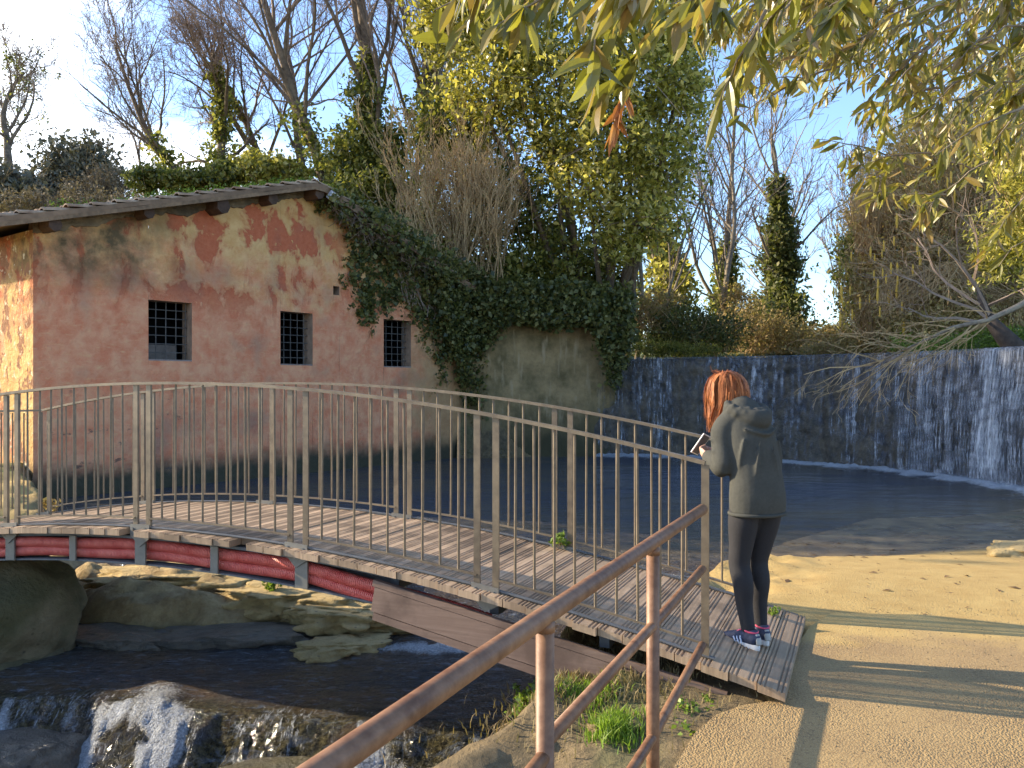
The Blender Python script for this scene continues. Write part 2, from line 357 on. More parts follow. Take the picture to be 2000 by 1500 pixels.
n.L(n.math('ADD', w2, n.math('MULTIPLY', n.noise(v, 55, 4, .7), n.math('ADD', .4, n.math('MULTIPLY', n.attr('casc'), 1.8)))), bb.inputs['Height']); n.L(n.rng(fl, 0, 1, .12, .9), bb.inputs['Strength']); n.L(bs, bb.inputs['Normal'])
n.L(bb.outputs[0], b.inputs['Normal'])
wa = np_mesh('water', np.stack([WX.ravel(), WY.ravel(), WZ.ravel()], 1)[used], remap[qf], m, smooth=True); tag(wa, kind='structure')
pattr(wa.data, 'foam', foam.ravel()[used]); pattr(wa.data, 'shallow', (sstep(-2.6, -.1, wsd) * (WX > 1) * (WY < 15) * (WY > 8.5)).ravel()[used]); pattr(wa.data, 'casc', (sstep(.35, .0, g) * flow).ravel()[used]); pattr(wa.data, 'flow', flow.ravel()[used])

# weir wall and the veil of water over it
LIP = 2.22
m, nt, b = newmat('weir_stone'); n = N(nt); v = n.coord()
n.L(n.mix(n.rng(n.noise(v, 3.5, 7, .7), .35, .65), (.035, .032, .026), (.15, .12, .08)), b.inputs['Base Color'])
b.inputs['Roughness'].default_value = .35; n.L(n.bump(n.noise(v, 10, 7, .7), .9, .06), b.inputs['Normal'])
na, nzv = 420, 60; A = np.radians(np.linspace(86, -16, na)); Zs = np.linspace(-.9, LIP - .02, nzv)
AA, ZZ = np.meshgrid(A, Zs, indexing='ij')
arcL = AA * DR
R = DR - .02 - .22 * np.abs(fbm(arcL * 1.6, ZZ * 1.3, 5, 61)) * sstep(LIP, LIP - .35, ZZ) * 1.6 - .12 * sstep(LIP, POOL, ZZ) - .05 * fbm(arcL * 9, ZZ * 7, 3, 62)
V = np.stack([DC[0] + R * np.cos(AA), DC[1] + R * np.sin(AA), ZZ], -1)
top = V[:, -1].copy(); r3 = DR + .5; back = np.stack([DC[0] + r3 * np.cos(A), DC[1] + r3 * np.sin(A), np.full(na, LIP - .05)], 1)
low = back.copy(); low[:, 2] = -.9
VV = np.concatenate([V, back[:, None], low[:, None]], 1)
wr = np_mesh('weir', VV.reshape(-1, 3), grid_faces(na, nzv + 2), m, smooth=True)
tag(wr, 'dark curved stone weir with water pouring over its rim', 'weir')
na, nzv = 900, 40
def veil(name, off, seed, dens):
    A = np.radians(np.linspace(85.5, -15, na)); t = np.linspace(0, 1, nzv); AA, T = np.meshgrid(A, t, indexing='ij'); arcL = AA * DR
    lipz = LIP + .02 + .012 * fbm(arcL * 3, T * 0, 3, seed)
    ZZ = lipz - (LIP - POOL + .02) * np.clip((T - .06) / .94, 0, 1) ** 1.05
    right = sstep(40, 8, np.degrees(AA))
    R = DR + .25 - .30 * sstep(0, .08, T) - off - (.10 + .12 * right) * sstep(.02, .9, T) ** .7 - .05 * fbm(arcL * 7, T * 2.5, 4, seed + 1) * sstep(.03, .2, T) - .05 * right * np.abs(fbm(arcL * 2, T * 9, 3, seed + 3)) 
    V = np.stack([DC[0] + R * np.cos(AA), DC[1] + R * np.sin(AA), ZZ], -1)
    m, nt, b = newmat(name); n = N(nt); v = n.coord('UV', (1, 1, 1))
    # uv.x = metres along the rim, uv.y = metres fallen
    vs = n.coord('UV', (1, .10, 1)); s1 = n.noise(vs, 8, 6, .72); s2 = n.noise(n.coord('UV', (1, .09, 1)), 38, 5, .7); s0 = n.noise(n.coord('UV', (1, .05, 1)), 1.1, 3)
    br = n.noise(n.coord('UV', (1, .8, 1)), 9, 6, .75)
    a = n.math('ADD', n.math('MULTIPLY', s1, .50), n.math('ADD', n.math('MULTIPLY', s2, .32), n.math('MULTIPLY', br, .18)))
    a = n.math('ADD', a, n.math('MULTIPLY', n.math('SUBTRACT', s0, .5), .25))
    a = n.math('ADD', a, n.math('MULTIPLY', n.attr('right'), .055))
    al = n.rng(a, .465 - dens, .63 - dens, .0, .85)
    al = n.math('MAXIMUM', al, n.rng(n.attr('lip'), 0, 1, 0, .55))
    b.inputs['Base Color'].default_value = (.42, .46, .54, 1); b.inputs['Roughness'].default_value = .18; b.inputs['IOR'].default_value = 1.33
    n.L(n.mix(n.rng(a, .52, .63), (.10, .12, .17), (.78, .80, .83)), b.inputs['Base Color'])
    n.L(al, b.inputs['Alpha']); n.L(n.bump(n.math('ADD', s2, br), .8, .03), b.inputs['Normal'])
    o = np_mesh(name, V.reshape(-1, 3), grid_faces(na, nzv), m, smooth=True)
    uv = o.data.uv_layers.new(name='UVMap'); li = np.empty(len(o.data.loops), np.int32); o.data.loops.foreach_get('vertex_index', li)
    U = np.stack([arcL.ravel(), (LIP - ZZ).ravel()], 1)[li]; uv.data.foreach_set('uv', U.astype(np.float32).ravel())
    pattr(o.data, 'right', right); pattr(o.data, 'lip', sstep(.09, .03, T)); return tag(o, kind='structure')
veil('waterfall', 0, 71, .0); veil('waterfall_spray', .08, 81, -.03)
# ------------------------------------------------------------------ mill house (local x along the gable, y into the house)
HX, HY, HA = -8.05, 14.2, math.atan2(.789, .616)
house = thing('mill_house', 'old rendered mill house with peeling pink and cream walls and three barred windows', 'house', (HX, HY, 0), HA)
HM = Matrix.Translation((HX, HY, 0)) @ Matrix.Rotation(HA, 4, 'Z')
def plaster(name, side=False):
    m, nt, b = newmat(name); n = N(nt)
    v = n.coord('Object', (1, 1, 1)); xs, ys, zs = n.sep(v)
    warp = n.noise(v, 1.1, 6, .62); w2 = n.noise(v, 3.0, 6, .65); fine = n.noise(v, 12, 8, .7)
    cream = n.mix(n.rng(w2, .35, .65), (.66, .37, .13), (.80, .53, .23))
    pink = n.mix(n.rng(w2, .38, .62), (.68, .235, .12), (.77, .38, .21))
    pink = n.mix(n.rng(n.noise(n.coord('Object', (1, 1, 3.5)), 4, 6, .7), .54, .74), pink, (.76, .44, .22))
    red = n.mix(n.rng(fine, .3, .7), (.50, .12, .055), (.60, .19, .09))
    # lower part pink, upper part cream with a ragged change
    zz = n.math('ADD', zs, n.math('MULTIPLY', n.math('SUBTRACT', warp, .5), 3.6))
    lo = n.rng(zz, 3.0, 4.6, 1, .12, True)
    if side: lo = n.rng(n.noise(v, 1.3, 5), .5, .62)
    # right-hand half turns to dull cream below as well
    rx = n.rng(n.math('ADD', xs, n.math('MULTIPLY', n.math('SUBTRACT', warp, .5), 4.)), 8.2, 9.8, 0, 1, True)
    col = n.mix(lo, cream, pink)
    col = n.mix(n.math('MULTIPLY', rx, .75), col, n.mix(w2, (.30, .20, .09), (.54, .36, .17)))
    # crisp patches where the cream coat has come off
    pv = n.noise(n.coord('Object', (1.25, 1, .85)), 1.35, 7, .58, .35)
    band = n.math('MULTIPLY', n.rng(zs, 2.6, 3.4), n.rng(xs, 7.4, 6.2))
    patch = n.math('MULTIPLY', n.math('MAXIMUM', n.rng(pv, .535, .55), n.math('MULTIPLY', n.rng(pv, .47, .56, 0, 1, True), .6)), band)
    patch = n.math('MULTIPLY', patch, n.rng(n.noise(v, 5, 3), .30, .36))
    col = n.mix(patch, col, red)
    # rubbed-off pink streaks and soot bloom
    col = n.mix(n.math('MULTIPLY', n.rng(n.noise(n.coord('Object', (1, 1, 1)), .75, 3), .56, .72), .55), col, (.20, .12, .10))
    # dark mould towards the eaves on the left, and damp at the foot
    ml = n.math('MULTIPLY', n.rng(zs, 2.9, 3.9, 0, 1, True), n.rng(xs, 3.6, 1.2, 0, 1, True))
    ml = n.math('MULTIPLY', ml, n.rng(n.noise(v, 1.6, 6, .65), .36, .60))
    col = n.mix(ml, col, (.13, .095, .05))
    damp = n.rng(n.math('ADD', zs, n.math('MULTIPLY', warp, .7)), .62, .15, 0, 1, True)
    col = n.mix(damp, col, n.mix(fine, (.035, .04, .022), (.11, .09, .06)))
    gr = n.math('MULTIPLY', n.rng(n.noise(n.coord('Object', (1, 1, 1.8)), 2.2, 7, .7), .60, .64), n.math('MULTIPLY', n.rng(zs, 1.7, 1.2), n.rng(xs, 3.0, 2.4)))
    if not side: col = n.mix(n.math('MULTIPLY', gr, .8), col, (.10, .075, .06))
    if side:
        col = n.mix(n.rng(n.noise(n.coord('Object', (1, 1, .7)), 3.2, 7, .65), .52, .56), col, (.34, .17, .09))
        col = n.mix(n.rng(n.noise(v, 5, 7, .65), .60, .63), col, (.72, .62, .42))
    n.L(col, b.inputs['Base Color']); b.inputs['Roughness'].default_value = .92; b.inputs['Specular IOR Level'].default_value = .2
    h = n.math('SUBTRACT', n.math('ADD', fine, n.math('MULTIPLY', w2, 1.5)), n.math('MULTIPLY', patch, .8))
    n.L(n.bump(h, .75 if not side else .9, .03 if not side else .05), b.inputs['Normal'])
    return m
PL = plaster('old_plaster'); PLS = plaster('side_plaster', True)
L_ = 11.2; ZB = -.7
def walltop(x): return 4.12 + (x / 5.7) * 1.60 if x < 5.7 else 5.72 - (x - 5.7) / 5.2 * 1.85
wins = [(2.03, 2.92, 1.96, 3.10), (5.0, 5.86, 1.93, 3.09), (8.02, 8.95, 1.93, 3.10)]
hole = (6.45, 6.63, 3.56, 3.76)
mb = MB()
xs = sorted(set([0, L_, 5.7] + [a for w in wins + [hole] for a in w[:2]] + [round(.45 * i, 3) for i in range(1, 25)]))
opens = wins + [hole]
def wob(x, z): return .018 * mn.noise(Vector((x * 1.3, z * 1.3, 0))) + .006 * mn.noise(Vector((x * 6, z * 6, 3)))
for x0, x1 in zip(xs[:-1], xs[1:]):
    xm = (x0 + x1) / 2; zsq = [(ZB, None)]; spans = []; cur = ZB
    for o in sorted([o for o in opens if o[0] < xm < o[1]], key=lambda o: o[2]):
        spans.append((cur, o[2])); cur = o[3]
    spans.append((cur, None))
    for a, bq in spans:
        nseg = 1 if bq is not None and bq - a < .5 else 8
        for k in range(nseg):
            def zf(x, t):
                e = bq if bq is not None else walltop(x)
                return a + (e - a) * t
            P = [(x0, zf(x0, k / nseg)), (x1, zf(x1, k / nseg)), (x1, zf(x1, (k + 1) / nseg)), (x0, zf(x0, (k + 1) / nseg))]
            mb.add([(x, -wob(x, z) if 0 < x < L_ else 0, z) for x, z in P], [(0, 1, 2, 3)])
mb.build('wall', PL, house, smooth=False)
# reveals of the openings
mb = MB(); reveals = []; RV = simple('reveal_plaster', (.34, .24, .17), .9, .3, 9, .6, .02)
for (a, c, z0, z1) in wins + [hole]:
    d = .34
    mb.add([(a, .0, z0), (c, .0, z0), (c, .0, z1), (a, .0, z1), (a, d, z0), (c, d, z0), (c, d, z1), (a, d, z1)],
           [(0, 1, 5, 4), (1, 2, 6, 5), (2, 3, 7, 6), (3, 0, 4, 7)])
    if (a, c, z0, z1) == hole: mb.build('wall_hole', RV, house)
    else: reveals.append(mb)
    mb = MB()
DK = simple('dark_interior', (.012, .011, .012), .9, .2, 4, 0)  # near-black colour stands in for the unlit rooms behind the openings
IR = simple('rusty_iron', (.11, .10, .09), .7, .3, 30, .3, .004)
LIN = simple('sill_stone', (.25, .2, .17), .9, .3, 14, .4, .01)
for i, (a, c, z0, z1) in enumerate(wins):
    w = MB(); d = .33
    w.add([(a - .6, d + 1.2, z0 - .6), (c + .6, d + 1.2, z0 - .6), (c + .6, d + 1.2, z1 + .5), (a - .6, d + 1.2, z1 + .5)], [(0, 1, 2, 3)])
    P = [(a - .003, d), (c + .003, d)]
    w.add([(a, d, z0), (c, d, z0), (c, d, z1), (a, d, z1), (a - .6, d + 1.2, z0 - .6), (c + .6, d + 1.2, z0 - .6), (c + .6, d + 1.2, z1 + .5), (a - .6, d + 1.2, z1 + .5)],
          [(0, 1, 5, 4), (1, 2, 6, 5), (2, 3, 7, 6), (3, 0, 4, 7)])
    wo_ = w.build('window', DK, house)
    tag(wo_, ['window with a low wall seen behind its grille', 'window with broken corner and dark grille', 'shaded window beside the ivy with bars'][i])
    reveals[i].build('window_reveal', RV, wo_)
    g_ = MB(); yb = .16; nvb = 4 if i != 1 else 4
    xe = c - (.02 if i == 0 else .1)
    for k in range(5): 
        x = a + .03 + (xe - a - .05) * k / 4; g_.tube([(x, yb, z0), (x + .006 * math.sin(k * 3), yb + .004, (z0 + z1) / 2), (x, yb, z1)], .0095, 5)
    for k in range(1, 7):
        z = z0 + (z1 - z0) * k / 7; g_.tube([(a, yb + .012, z), (c, yb + .012, z + .004)], .0085, 5)
    g_.build('window_grille', IR, wo_)
    s_ = MB(); s_.box(((a + c) / 2, .15, z0 + .012), (c - a - .004, .3, .03)); s_.build('window_sill', LIN, wo_)
    if i == 0:
        s_ = MB(); s_.box(((a + c) / 2 - .05, .40, z0 + .17), (c - a - .12, .03, .3)); s_.build('board', simple('grey_board', (.16, .13, .11), .8, .3, 8), wo_)
# side wall and back, thick
sw = MB()
D_ = 6.6
sw.add([(0, 0, ZB), (0, 0, 4.12), (0, D_, 4.12), (0, D_, ZB)], [(0, 1, 2, 3)])
o = sw.build('side_wall', PLS, house); tag(o, 'sunlit yellow side wall with flaking render')
sw = MB(); sw.add([(L_, 0, ZB), (L_, 0, walltop(L_)), (L_, D_, walltop(L_)), (L_, D_, ZB)], [(3, 2, 1, 0)])
sw.add([(0, D_, ZB), (L_, D_, ZB), (L_, D_, walltop(L_)), (5.7, D_, 5.72), (0, D_, 4.12)], [(4, 3, 2, 1, 0)]); sw.build('back_wall', PLS, house)
# corner of broken render where side and gable meet
# roof
def rooftop(x): return 5.93 - (5.7 - x) * .276 if x < 5.7 else 5.93 - (x - 5.7) * .352
RW = simple('roof_timber', (.22, .14, .08), .85, .35, 12, .5, .015)
TILE = simple('clay_tile', (.34, .17, .09), .85, .45, 3, .5, .01, col2=(.58, .42, .27))
SOF = simple('soffit_boards', (.22, .14, .085), .9, .3, 6, .5, .015)
OV = -.48
rf = MB()
prof = [-.75 + .3 * i for i in range(42)]
prof = [x for x in prof if x < L_ + .6]
th = .085
for x0, x1 in zip(prof[:-1], prof[1:]):
    z0, z1 = rooftop(x0), rooftop(x1)
    s0, s1 = .02 * mn.noise(Vector((x0, 2, 0))), .02 * mn.noise(Vector((x1, 2, 0)))
    vs = [(x0, OV, z0 + s0), (x1, OV, z1 + s1), (x1, D_, z1), (x0, D_, z0), (x0, OV, z0 - th + s0), (x1, OV, z1 - th + s1), (x1, D_, z1 - th), (x0, D_, z0 - th)]
    rf.add(vs, [(0, 1, 2, 3), (7, 6, 5, 4), (0, 4, 5, 1)])
roof = rf.build('roof', SOF, house)
ti = MB(); rr_ = random.Random(4)
for side in (0, 1):
    x = -.8 if side == 0 else 5.72
    end = 5.66 if side == 0 else L_ + .5
    while x < end:
        x2 = min(x + .46, end + .1); z0, z1 = rooftop(x), rooftop(x2)
        y = OV - .01; k = 0
        while y < D_ * .9:
            rw = .105; lift = rr_.uniform(0, .025); jx = rr_.uniform(-.02, .02)
            lo, hi = ((x + jx - .03, z0 + lift + .055), (x2 + jx, z1 + .01)) if side == 0 else ((x2 + jx + .03, z1 + lift + .055), (x + jx, z0 + .01))
            vs = []; n_ = 6
            for (px, pz), r in ((lo, rw), (hi, rw * .8)):
                for q in range(n_ + 1):
                    an = math.pi * q / n_; vs.append((px, y + rw - r * math.cos(an), pz + r * .62 * math.sin(an) - .04))
            b0 = len(vs)
            for (px, pz), r in ((lo, rw * .86),):
                for q in range(n_ + 1):
                    an = math.pi * q / n_; vs.append((px, y + rw - r * math.cos(an), pz + r * .58 * math.sin(an) - .055))
            fs = [(q, q + 1, n_ + 2 + q, n_ + 1 + q) for q in range(n_)] + [(q, b0 + q, b0 + q + 1, q + 1) for q in range(n_)]
            ti.add(vs, fs); y += .215; k += 1
        x += .40
o = ti.build('roof_tiles', TILE, roof, smooth=True)
# verge boards and mortar under the tile edge
vb = MB()
for x0, x1 in zip(prof[:-1], prof[1:]):
    vb.bar((x0, OV + .02, rooftop(x0) - th - .035), (x1, OV + .02, rooftop(x1) - th - .035), .035, .07)
vb.build('verge_board', RW, roof)
for i, (x, s) in enumerate([(.18, 1.), (1.85, .95), (3.35, 1.3), (4.55, 1.1), (5.72, 1.1), (8.0, .9)]):
    b_ = MB(); z = rooftop(x) - th - .14 * s
    M = Matrix.Translation((x, -.16, z)) @ Matrix.Rotation(.1 * (-1) ** i, 4, 'Y')
    b_.tube([M @ Vector((0, -.26 + .05 * (i % 2), 0)), M @ Vector((0, 0, .01)), M @ Vector((0, .5, .01))], [.115 * s, .125 * s, .125 * s], 7)
    b_.build('purlin', simple('purlin_wood', (.075, .045, .03), .9, .4, 10, .6, .02) if i == 0 else bpy.data.materials['purlin_wood'], roof)
# ragged masonry band between the render and the roof
rm = MB(); cols_ = []
for i in range(281):
    x = .04 * i - .02; zt = min(rooftop(x) - th - .01, walltop(x) + .12); dz = .17 + .16 * mn.noise(Vector((x * 1.6, 0, 5))) + .06 * mn.noise(Vector((x * 9, 0, 5)))
    cols_.append([(x, -.035 - .03 * mn.noise(Vector((x * 5, k * .9, 2))) * (k < 4), zt - dz * k / 4) for k in range(5)] + [(x, .02, zt - dz * 1.04)])
rm.add([p for c in cols_ for p in c], [(i * 6 + k, i * 6 + k + 1, i * 6 + k + 7, i * 6 + k + 6) for i in range(280) for k in range(5)])
rm.build('rubble_course', simple('rubble', (.15, .11, .07), .95, .45, 5, .8, .03, col2=(.27, .20, .12)), house)
# floodlight below the ridge
fl = thing('floodlight', 'small silver floodlight fixed under the ridge of the old house', 'lamp', tuple(HM @ Vector((6.02, -.50, 5.66))), HA + .1)
f1 = MB(); Mf = Matrix.Rotation(math.radians(38), 4, 'X') @ Matrix.Rotation(.25, 4, 'Y')
f1.box((0, 0, 0), (.26, .07, .19), Mf); f1.build('lamp_body', simple('grey_aluminium', (.45, .46, .48), .4, .1, 10, 0, metal=.4), fl)
f2 = MB(); 
for c_, s_ in (((0, -.04, .085), (.26, .02, .02)), ((0, -.04, -.085), (.26, .02, .02)), ((.12, -.04, 0), (.02, .02, .15)), ((-.12, -.04, 0), (.02, .02, .15))): f2.box(c_, s_, Mf)
f2.build('lamp_bezel', simple('bezel', (.75, .76, .78), .35, .05, 10, 0), fl)
f3 = MB(); f3.box((0, -.037, 0), (.22, .006, .15), Mf); f3.build('lamp_glass', simple('lamp_glass', (.28, .26, .16), .15, .2, 10, 0), fl)
f4 = MB(); f4.tube([Mf @ Vector((0, .03, 0)), Vector((0, .18, .1)), Vector((0, .5, .12))], .018, 6); f4.build('bracket', IR, fl)

# low wall running on from the house to the weir
gw = MB(); P0, P1 = Vector((-1.55, 22.95, 0)), Vector((2.9, 23.35, 0)); nseg = 36; nv_ = 22
vs = []; ax = (P1 - P0)
for i in range(nseg + 1):
    t = i / nseg; p = P0 + ax * t
    ztop = 3.95 - .5 * t + .22 * math.sin(t * 6.5 + .8) - .9 * max(0, t - .86) / .14 * .6
    for j in range(nv_ + 1):
        z = -.8 + (ztop + .8) * j / nv_; d = .09 * mn.noise(Vector((t * 7, z * 1.4, 0))) + .05 * mn.noise(Vector((t * 30, z * 5, 0)))
        rd = .25 * max(0, (z - ztop + .45) / .45) ** 2
        vs.append((p.x, p.y - .25 + d + rd + .35 * max(0, t - .8) * 0, z))
b0 = len(vs)
for i in range(nseg + 1):
    vs.append((vs[i * (nv_ + 1) + nv_][0], P0.y + 1.2, vs[i * (nv_ + 1) + nv_][2]))
fs = [(i * (nv_ + 1) + j, (i + 1) * (nv_ + 1) + j, (i + 1) * (nv_ + 1) + j + 1, i * (nv_ + 1) + j + 1) for i in range(nseg) for j in range(nv_)]
fs += [(i * (nv_ + 1) + nv_, (i + 1) * (nv_ + 1) + nv_, b0 + i + 1, b0 + i) for i in range(nseg)]
fs += [tuple([nseg * (nv_ + 1) + j for j in range(nv_ + 1)][::1] + [b0 + nseg])]
gw.add(vs, fs)
m, nt, b = newmat('wall_render'); n = N(nt); v = n.coord(); xs_, ys_, zs_ = n.sep(v)
c = n.mix(n.rng(n.noise(v, 1.3, 6, .65), .38, .62), (.15, .115, .05), (.38, .27, .13))
c = n.mix(n.rng(n.noise(n.coord('Object', (1, 1, .18)), 6, 4), .55, .75), c, (.44, .34, .2))
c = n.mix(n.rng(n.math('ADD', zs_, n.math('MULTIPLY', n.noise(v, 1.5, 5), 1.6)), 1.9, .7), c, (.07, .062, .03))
n.L(c, b.inputs['Base Color']); b.inputs['Roughness'].default_value = .93; n.L(n.bump(n.noise(v, 8, 8, .7), .8, .05), b.inputs['Normal'])
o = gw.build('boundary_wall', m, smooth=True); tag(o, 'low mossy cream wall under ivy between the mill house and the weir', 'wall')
# ------------------------------------------------------------------ footbridge
E0 = Vector((1.043, 4.56, 0)); DD = Vector((-.922, .387, 0)).normalized(); NN = Vector((.387, .922, 0)).normalized(); WID = 1.37
def deck(s): return .477 - .030 * (s - 3.8) ** 2 if s < 7.6 else .044
def bp(s, n, z=0): p = E0 + DD * s + NN * n; return Vector((p.x, p.y, deck(s) + z))
bridge = thing('footbridge', 'arched footbridge with grooved timber deck and slim metal railings over the stream', 'bridge')
def wood(name, c1, c2, gl=30, rough=.85):
    m, nt, b = newmat(name); n = N(nt); 
    v = n.coord('UV'); g1 = n.noise(n.coord('UV', (1, 14, 1)), 3, 6, .65); sp = n.noise(n.coord('Object', (1, 1, 1)), 25, 5, .7)
    g = n.new('ShaderNodeNewGeometry')
    c = n.mix(n.rng(g1, .35, .65), c1, c2); c = n.mix(n.math('MULTIPLY', g.outputs['Random Per Island'], .45), c, tuple(x * .55 for x in c1))
    c = n.mix(n.rng(n.noise(n.coord('Object'), 1.6, 6, .65), .48, .62), c, tuple(x * .62 for x in c1))
    n.L(c, b.inputs['Base Color']); b.inputs['Roughness'].default_value = rough; n.L(n.bump(n.math('ADD', g1, sp), .35, .004), b.inputs['Normal']); return m
DECK = wood('deck_timber', (.34, .23, .14), (.54, .38, .24))
FASC = wood('fascia_timber', (.20, .125, .09), (.285, .19, .14))
STEEL = simple('railing_metal', (.16, .12, .08), .40, .2, 14, .1, .002, metal=.12, col2=(.25, .19, .12), spec=.6)
DST = simple('dark_steel', (.11, .115, .12), .6, .2, 20, .1, .003)
GST = simple('galvanised_strap', (.20, .19, .165), .5, .15, 20, .1, .003, metal=.3)
rb = random.Random(12)
dk = MB(); pw = .143; s = -.42; uvq = []
k = 0
prof_ = [(0, 0), (.010, 0), (.014, -.007), (.020, -.007), (.024, 0), (.032, 0), (.036, -.007), (.042, -.007), (.046, 0), (.094, 0), (.098, -.007), (.104, -.007), (.108, 0), (.116, 0), (.120, -.007), (.126, -.007), (.130, 0), (.137, 0)]
while s < 9.2:
    n0 = -.085 - rb.uniform(0, .03); n1 = WID + .07 + rb.uniform(0, .02)
    if k in (31, 24): n0 = .02
    if s > 6.2: n0 -= .0
    j = rb.uniform(-.002, .003); tilt = rb.uniform(-.002, .002)
    vs = []
    for nn_ in (n0, n1):
        for ds, dz in prof_: vs.append(bp(s + ds, nn_, dz + j + tilt * (nn_ / .7)))
        vs.append(bp(s + .137, nn_, -.045)); vs.append(bp(s, nn_, -.045))
    q = len(prof_) + 2
    fs = [(i, (i + 1) % q, q + (i + 1) % q, q + i) for i in range(q)] + [tuple(range(q - 1, -1, -1)), tuple(range(q, 2 * q))]
    dk.add(vs, fs); uvq += [(k, n0)] ; s += pw; k += 1
do = dk.build('deck', DECK, bridge)
uv = do.data.uv_layers.new(name='UVMap')
for p in do.data.polygons:
    for li in p.loop_indices:
        co = do.data.vertices[do.data.loops[li].vertex_index].co; r = co - E0
        uv.data[li].uv = (r.dot(NN), r.dot(DD))
# edge strips carrying the rails
for nn_, nm in ((0.0, 'near'), (WID, 'far')):
    e = MB(); ss = [-.05 + .3 * i for i in range(31)]
    e2 = [bp(q, nn_, .012) for q in ss]
    for a, c in zip(e2[:-1], e2[1:]): e.bar(a, c, .03, .006)
    e.build('edge_strip', DST, bridge)
# steel stringers
for nn_ in (.05, WID - .05):
    e = MB(); ss = [2.0 + .22 * i for i in range(34)] if nn_ < .5 else [0. + .25 * i for i in range(38)]
    lo = [bp(q, nn_, -.262) for q in ss]; up_ = [bp(q, nn_, -.07) for q in ss]
    for a, c in zip(lo[:-1], lo[1:]): e.bar(a, c, .10, .012)
    for a, c in zip(up_[:-1], up_[1:]): e.bar(a, c, .10, .02)
    for a, c in zip(lo[:-1], lo[1:]): e.bar(a + NN * (.16 if nn_ < .5 else -.04) + Vector((0, 0, .09)), c + NN * (.16 if nn_ < .5 else -.04) + Vector((0, 0, .09)), .012, .17)
    e.build('stringer', DST, bridge)
for s_ in [2.63, 3.36, 4.04, 4.72, 5.40, 6.1, 6.78]:
    e = MB(); a = bp(s_, -.012, -.262); c = bp(s_, -.012, -.075); w = .1 if s_ in (2.63, 4.04, 5.40, 6.78) else .065
    e.bar(a, c, .012, w, up=DD); e.build('strap', GST, bridge)
# cross joists underneath
e = MB()
for i in range(12): e.bar(bp(.6 + .7 * i, .12, -.12), bp(.6 + .7 * i, WID - .12, -.12), .06, .12)
e.build('joists', DST, bridge)
# timber fascia boards at the near end
f_ = MB(); zt = lambda s: .292 - .185 * (2.06 - s) 
P = lambda s, z, n=-.035: Vector(((E0 + DD * s + NN * n).x, (E0 + DD * s + NN * n).y, z))
for dz, h in ((-.022, .040), (-.125, .155), (-.232, .045)):
    f_.bar(P(2.06, zt(2.06) + dz), P(-.12, zt(-.12) + dz), .03 if h > .1 else .034, h)
fo_ = f_.build('fascia_board', FASC, bridge); uv = fo_.data.uv_layers.new(name='UVMap')
for p in fo_.data.polygons:
    for li in p.loop_indices:
        co = fo_.data.vertices[fo_.data.loops[li].vertex_index].co; uv.data[li].uv = (-(co - E0).dot(DD) * .5, co.z * 1.2)
# railings
RH = 1.05
pairs = [1.297, 2.667, 4.037, 5.407, 6.777, 8.1]
def post_mesh(s, n0, full=True):
    a = bp(s, n0, -.075 if n0 == 0 else .0); c = bp(s, n0, RH - .012); m_ = MB(); m_.bar(a, c, .012, .042, up=DD); m_.bar(a + NN * .012, c + NN * .012, .03, .012, up=DD); return m_
post_d = {}
def rail(n0, label):
    stops = [0.0] + pairs; off = .062
    r = MB(); ss = [0 + .1 * i for i in range(83)]
    if n0 > 0: ss = [x for x in ss if x < 6.9]
    pts = [bp(q, n0, RH) for q in ss]
    if n0 > 0: pts += [pts[-1] + Vector((-.5, .0, -.01)), pts[-1] + Vector((-3.2, .25, .02))]
    for a, c in zip(pts[:-1], pts[1:]): r.bar(a, c, .044, .020)
    ro = r.build('railing', STEEL, bridge); tag(ro, label)
    r = MB()
    for a, c in zip(stops[:-1], stops[1:]):
        s0 = a + (off if a else 0); s1 = c - off; nn_ = 8
        if n0 > 0 and c > 7: continue
        q = [bp(s0 + (s1 - s0) * i / nn_, n0, .075) for i in range(nn_ + 1)]
        r = MB()
        for u, w in zip(q[:-1], q[1:]): r.bar(u, w, .028, .012)
        r.build('bottom_rail', STEEL, ro)
    ps = [0.0] + [p + d for p in pairs if not (n0 > 0 and p > 7) for d in (-off, off)]
    for s_ in ps: post_mesh(s_, n0).build('post', STEEL, ro)
    for p in pairs:
        if n0 > 0 and p > 7: continue
        b_ = MB(); zz = deck(p)
        pl = [bp(p - .09, n0 - .026, .03), bp(p + .09, n0 - .026, .03), bp(p + .09, n0 - .026, -.05), bp(p, n0 - .026, -.13), bp(p - .09, n0 - .026, -.07)]
        pl2 = [q + NN * .010 for q in pl]; b_.add(pl + pl2, [(0, 1, 2, 3, 4), (9, 8, 7, 6, 5)] + [(i, 5 + i, 5 + (i + 1) % 5, (i + 1) % 5) for i in range(5)])
        for q in (-.06, .06): b_.tube([bp(p + q, n0 - .04, -.005), bp(p + q, n0 - .02, -.005)], .012, 6)
        b_.build('bracket', GST, ro)
    bl = MB(); bl.tube([(0, 0, .075), (0, 0, RH - .01)], .0080, 6, cap=False); 
    first = None; rj = random.Random(3)
    for a, c in zip(stops[:-1], stops[1:]):
        if n0 > 0 and c > 7: continue
        nb = 9
        for i in range(1, nb + 1):
            s_ = (a + (off if a else 0)) + (c - off - a - (off if a else 0)) * i / (nb + 1); p = bp(s_, n0)
            if first is None: first = bl.build('baluster', STEEL, ro); o = first
            else: o = first.copy(); C.collection.objects.link(o); o.parent = ro
            o.location = p; o.rotation_euler = (rj.uniform(-.006, .006), rj.uniform(-.006, .006), 0)
    if n0 > 0:
        for i in range(22):
            o = first.copy(); C.collection.objects.link(o); o.parent = ro
            q = bp(6.9, n0); o.location = q + Vector((-.12 * (i + 1), .01 * i, 0))
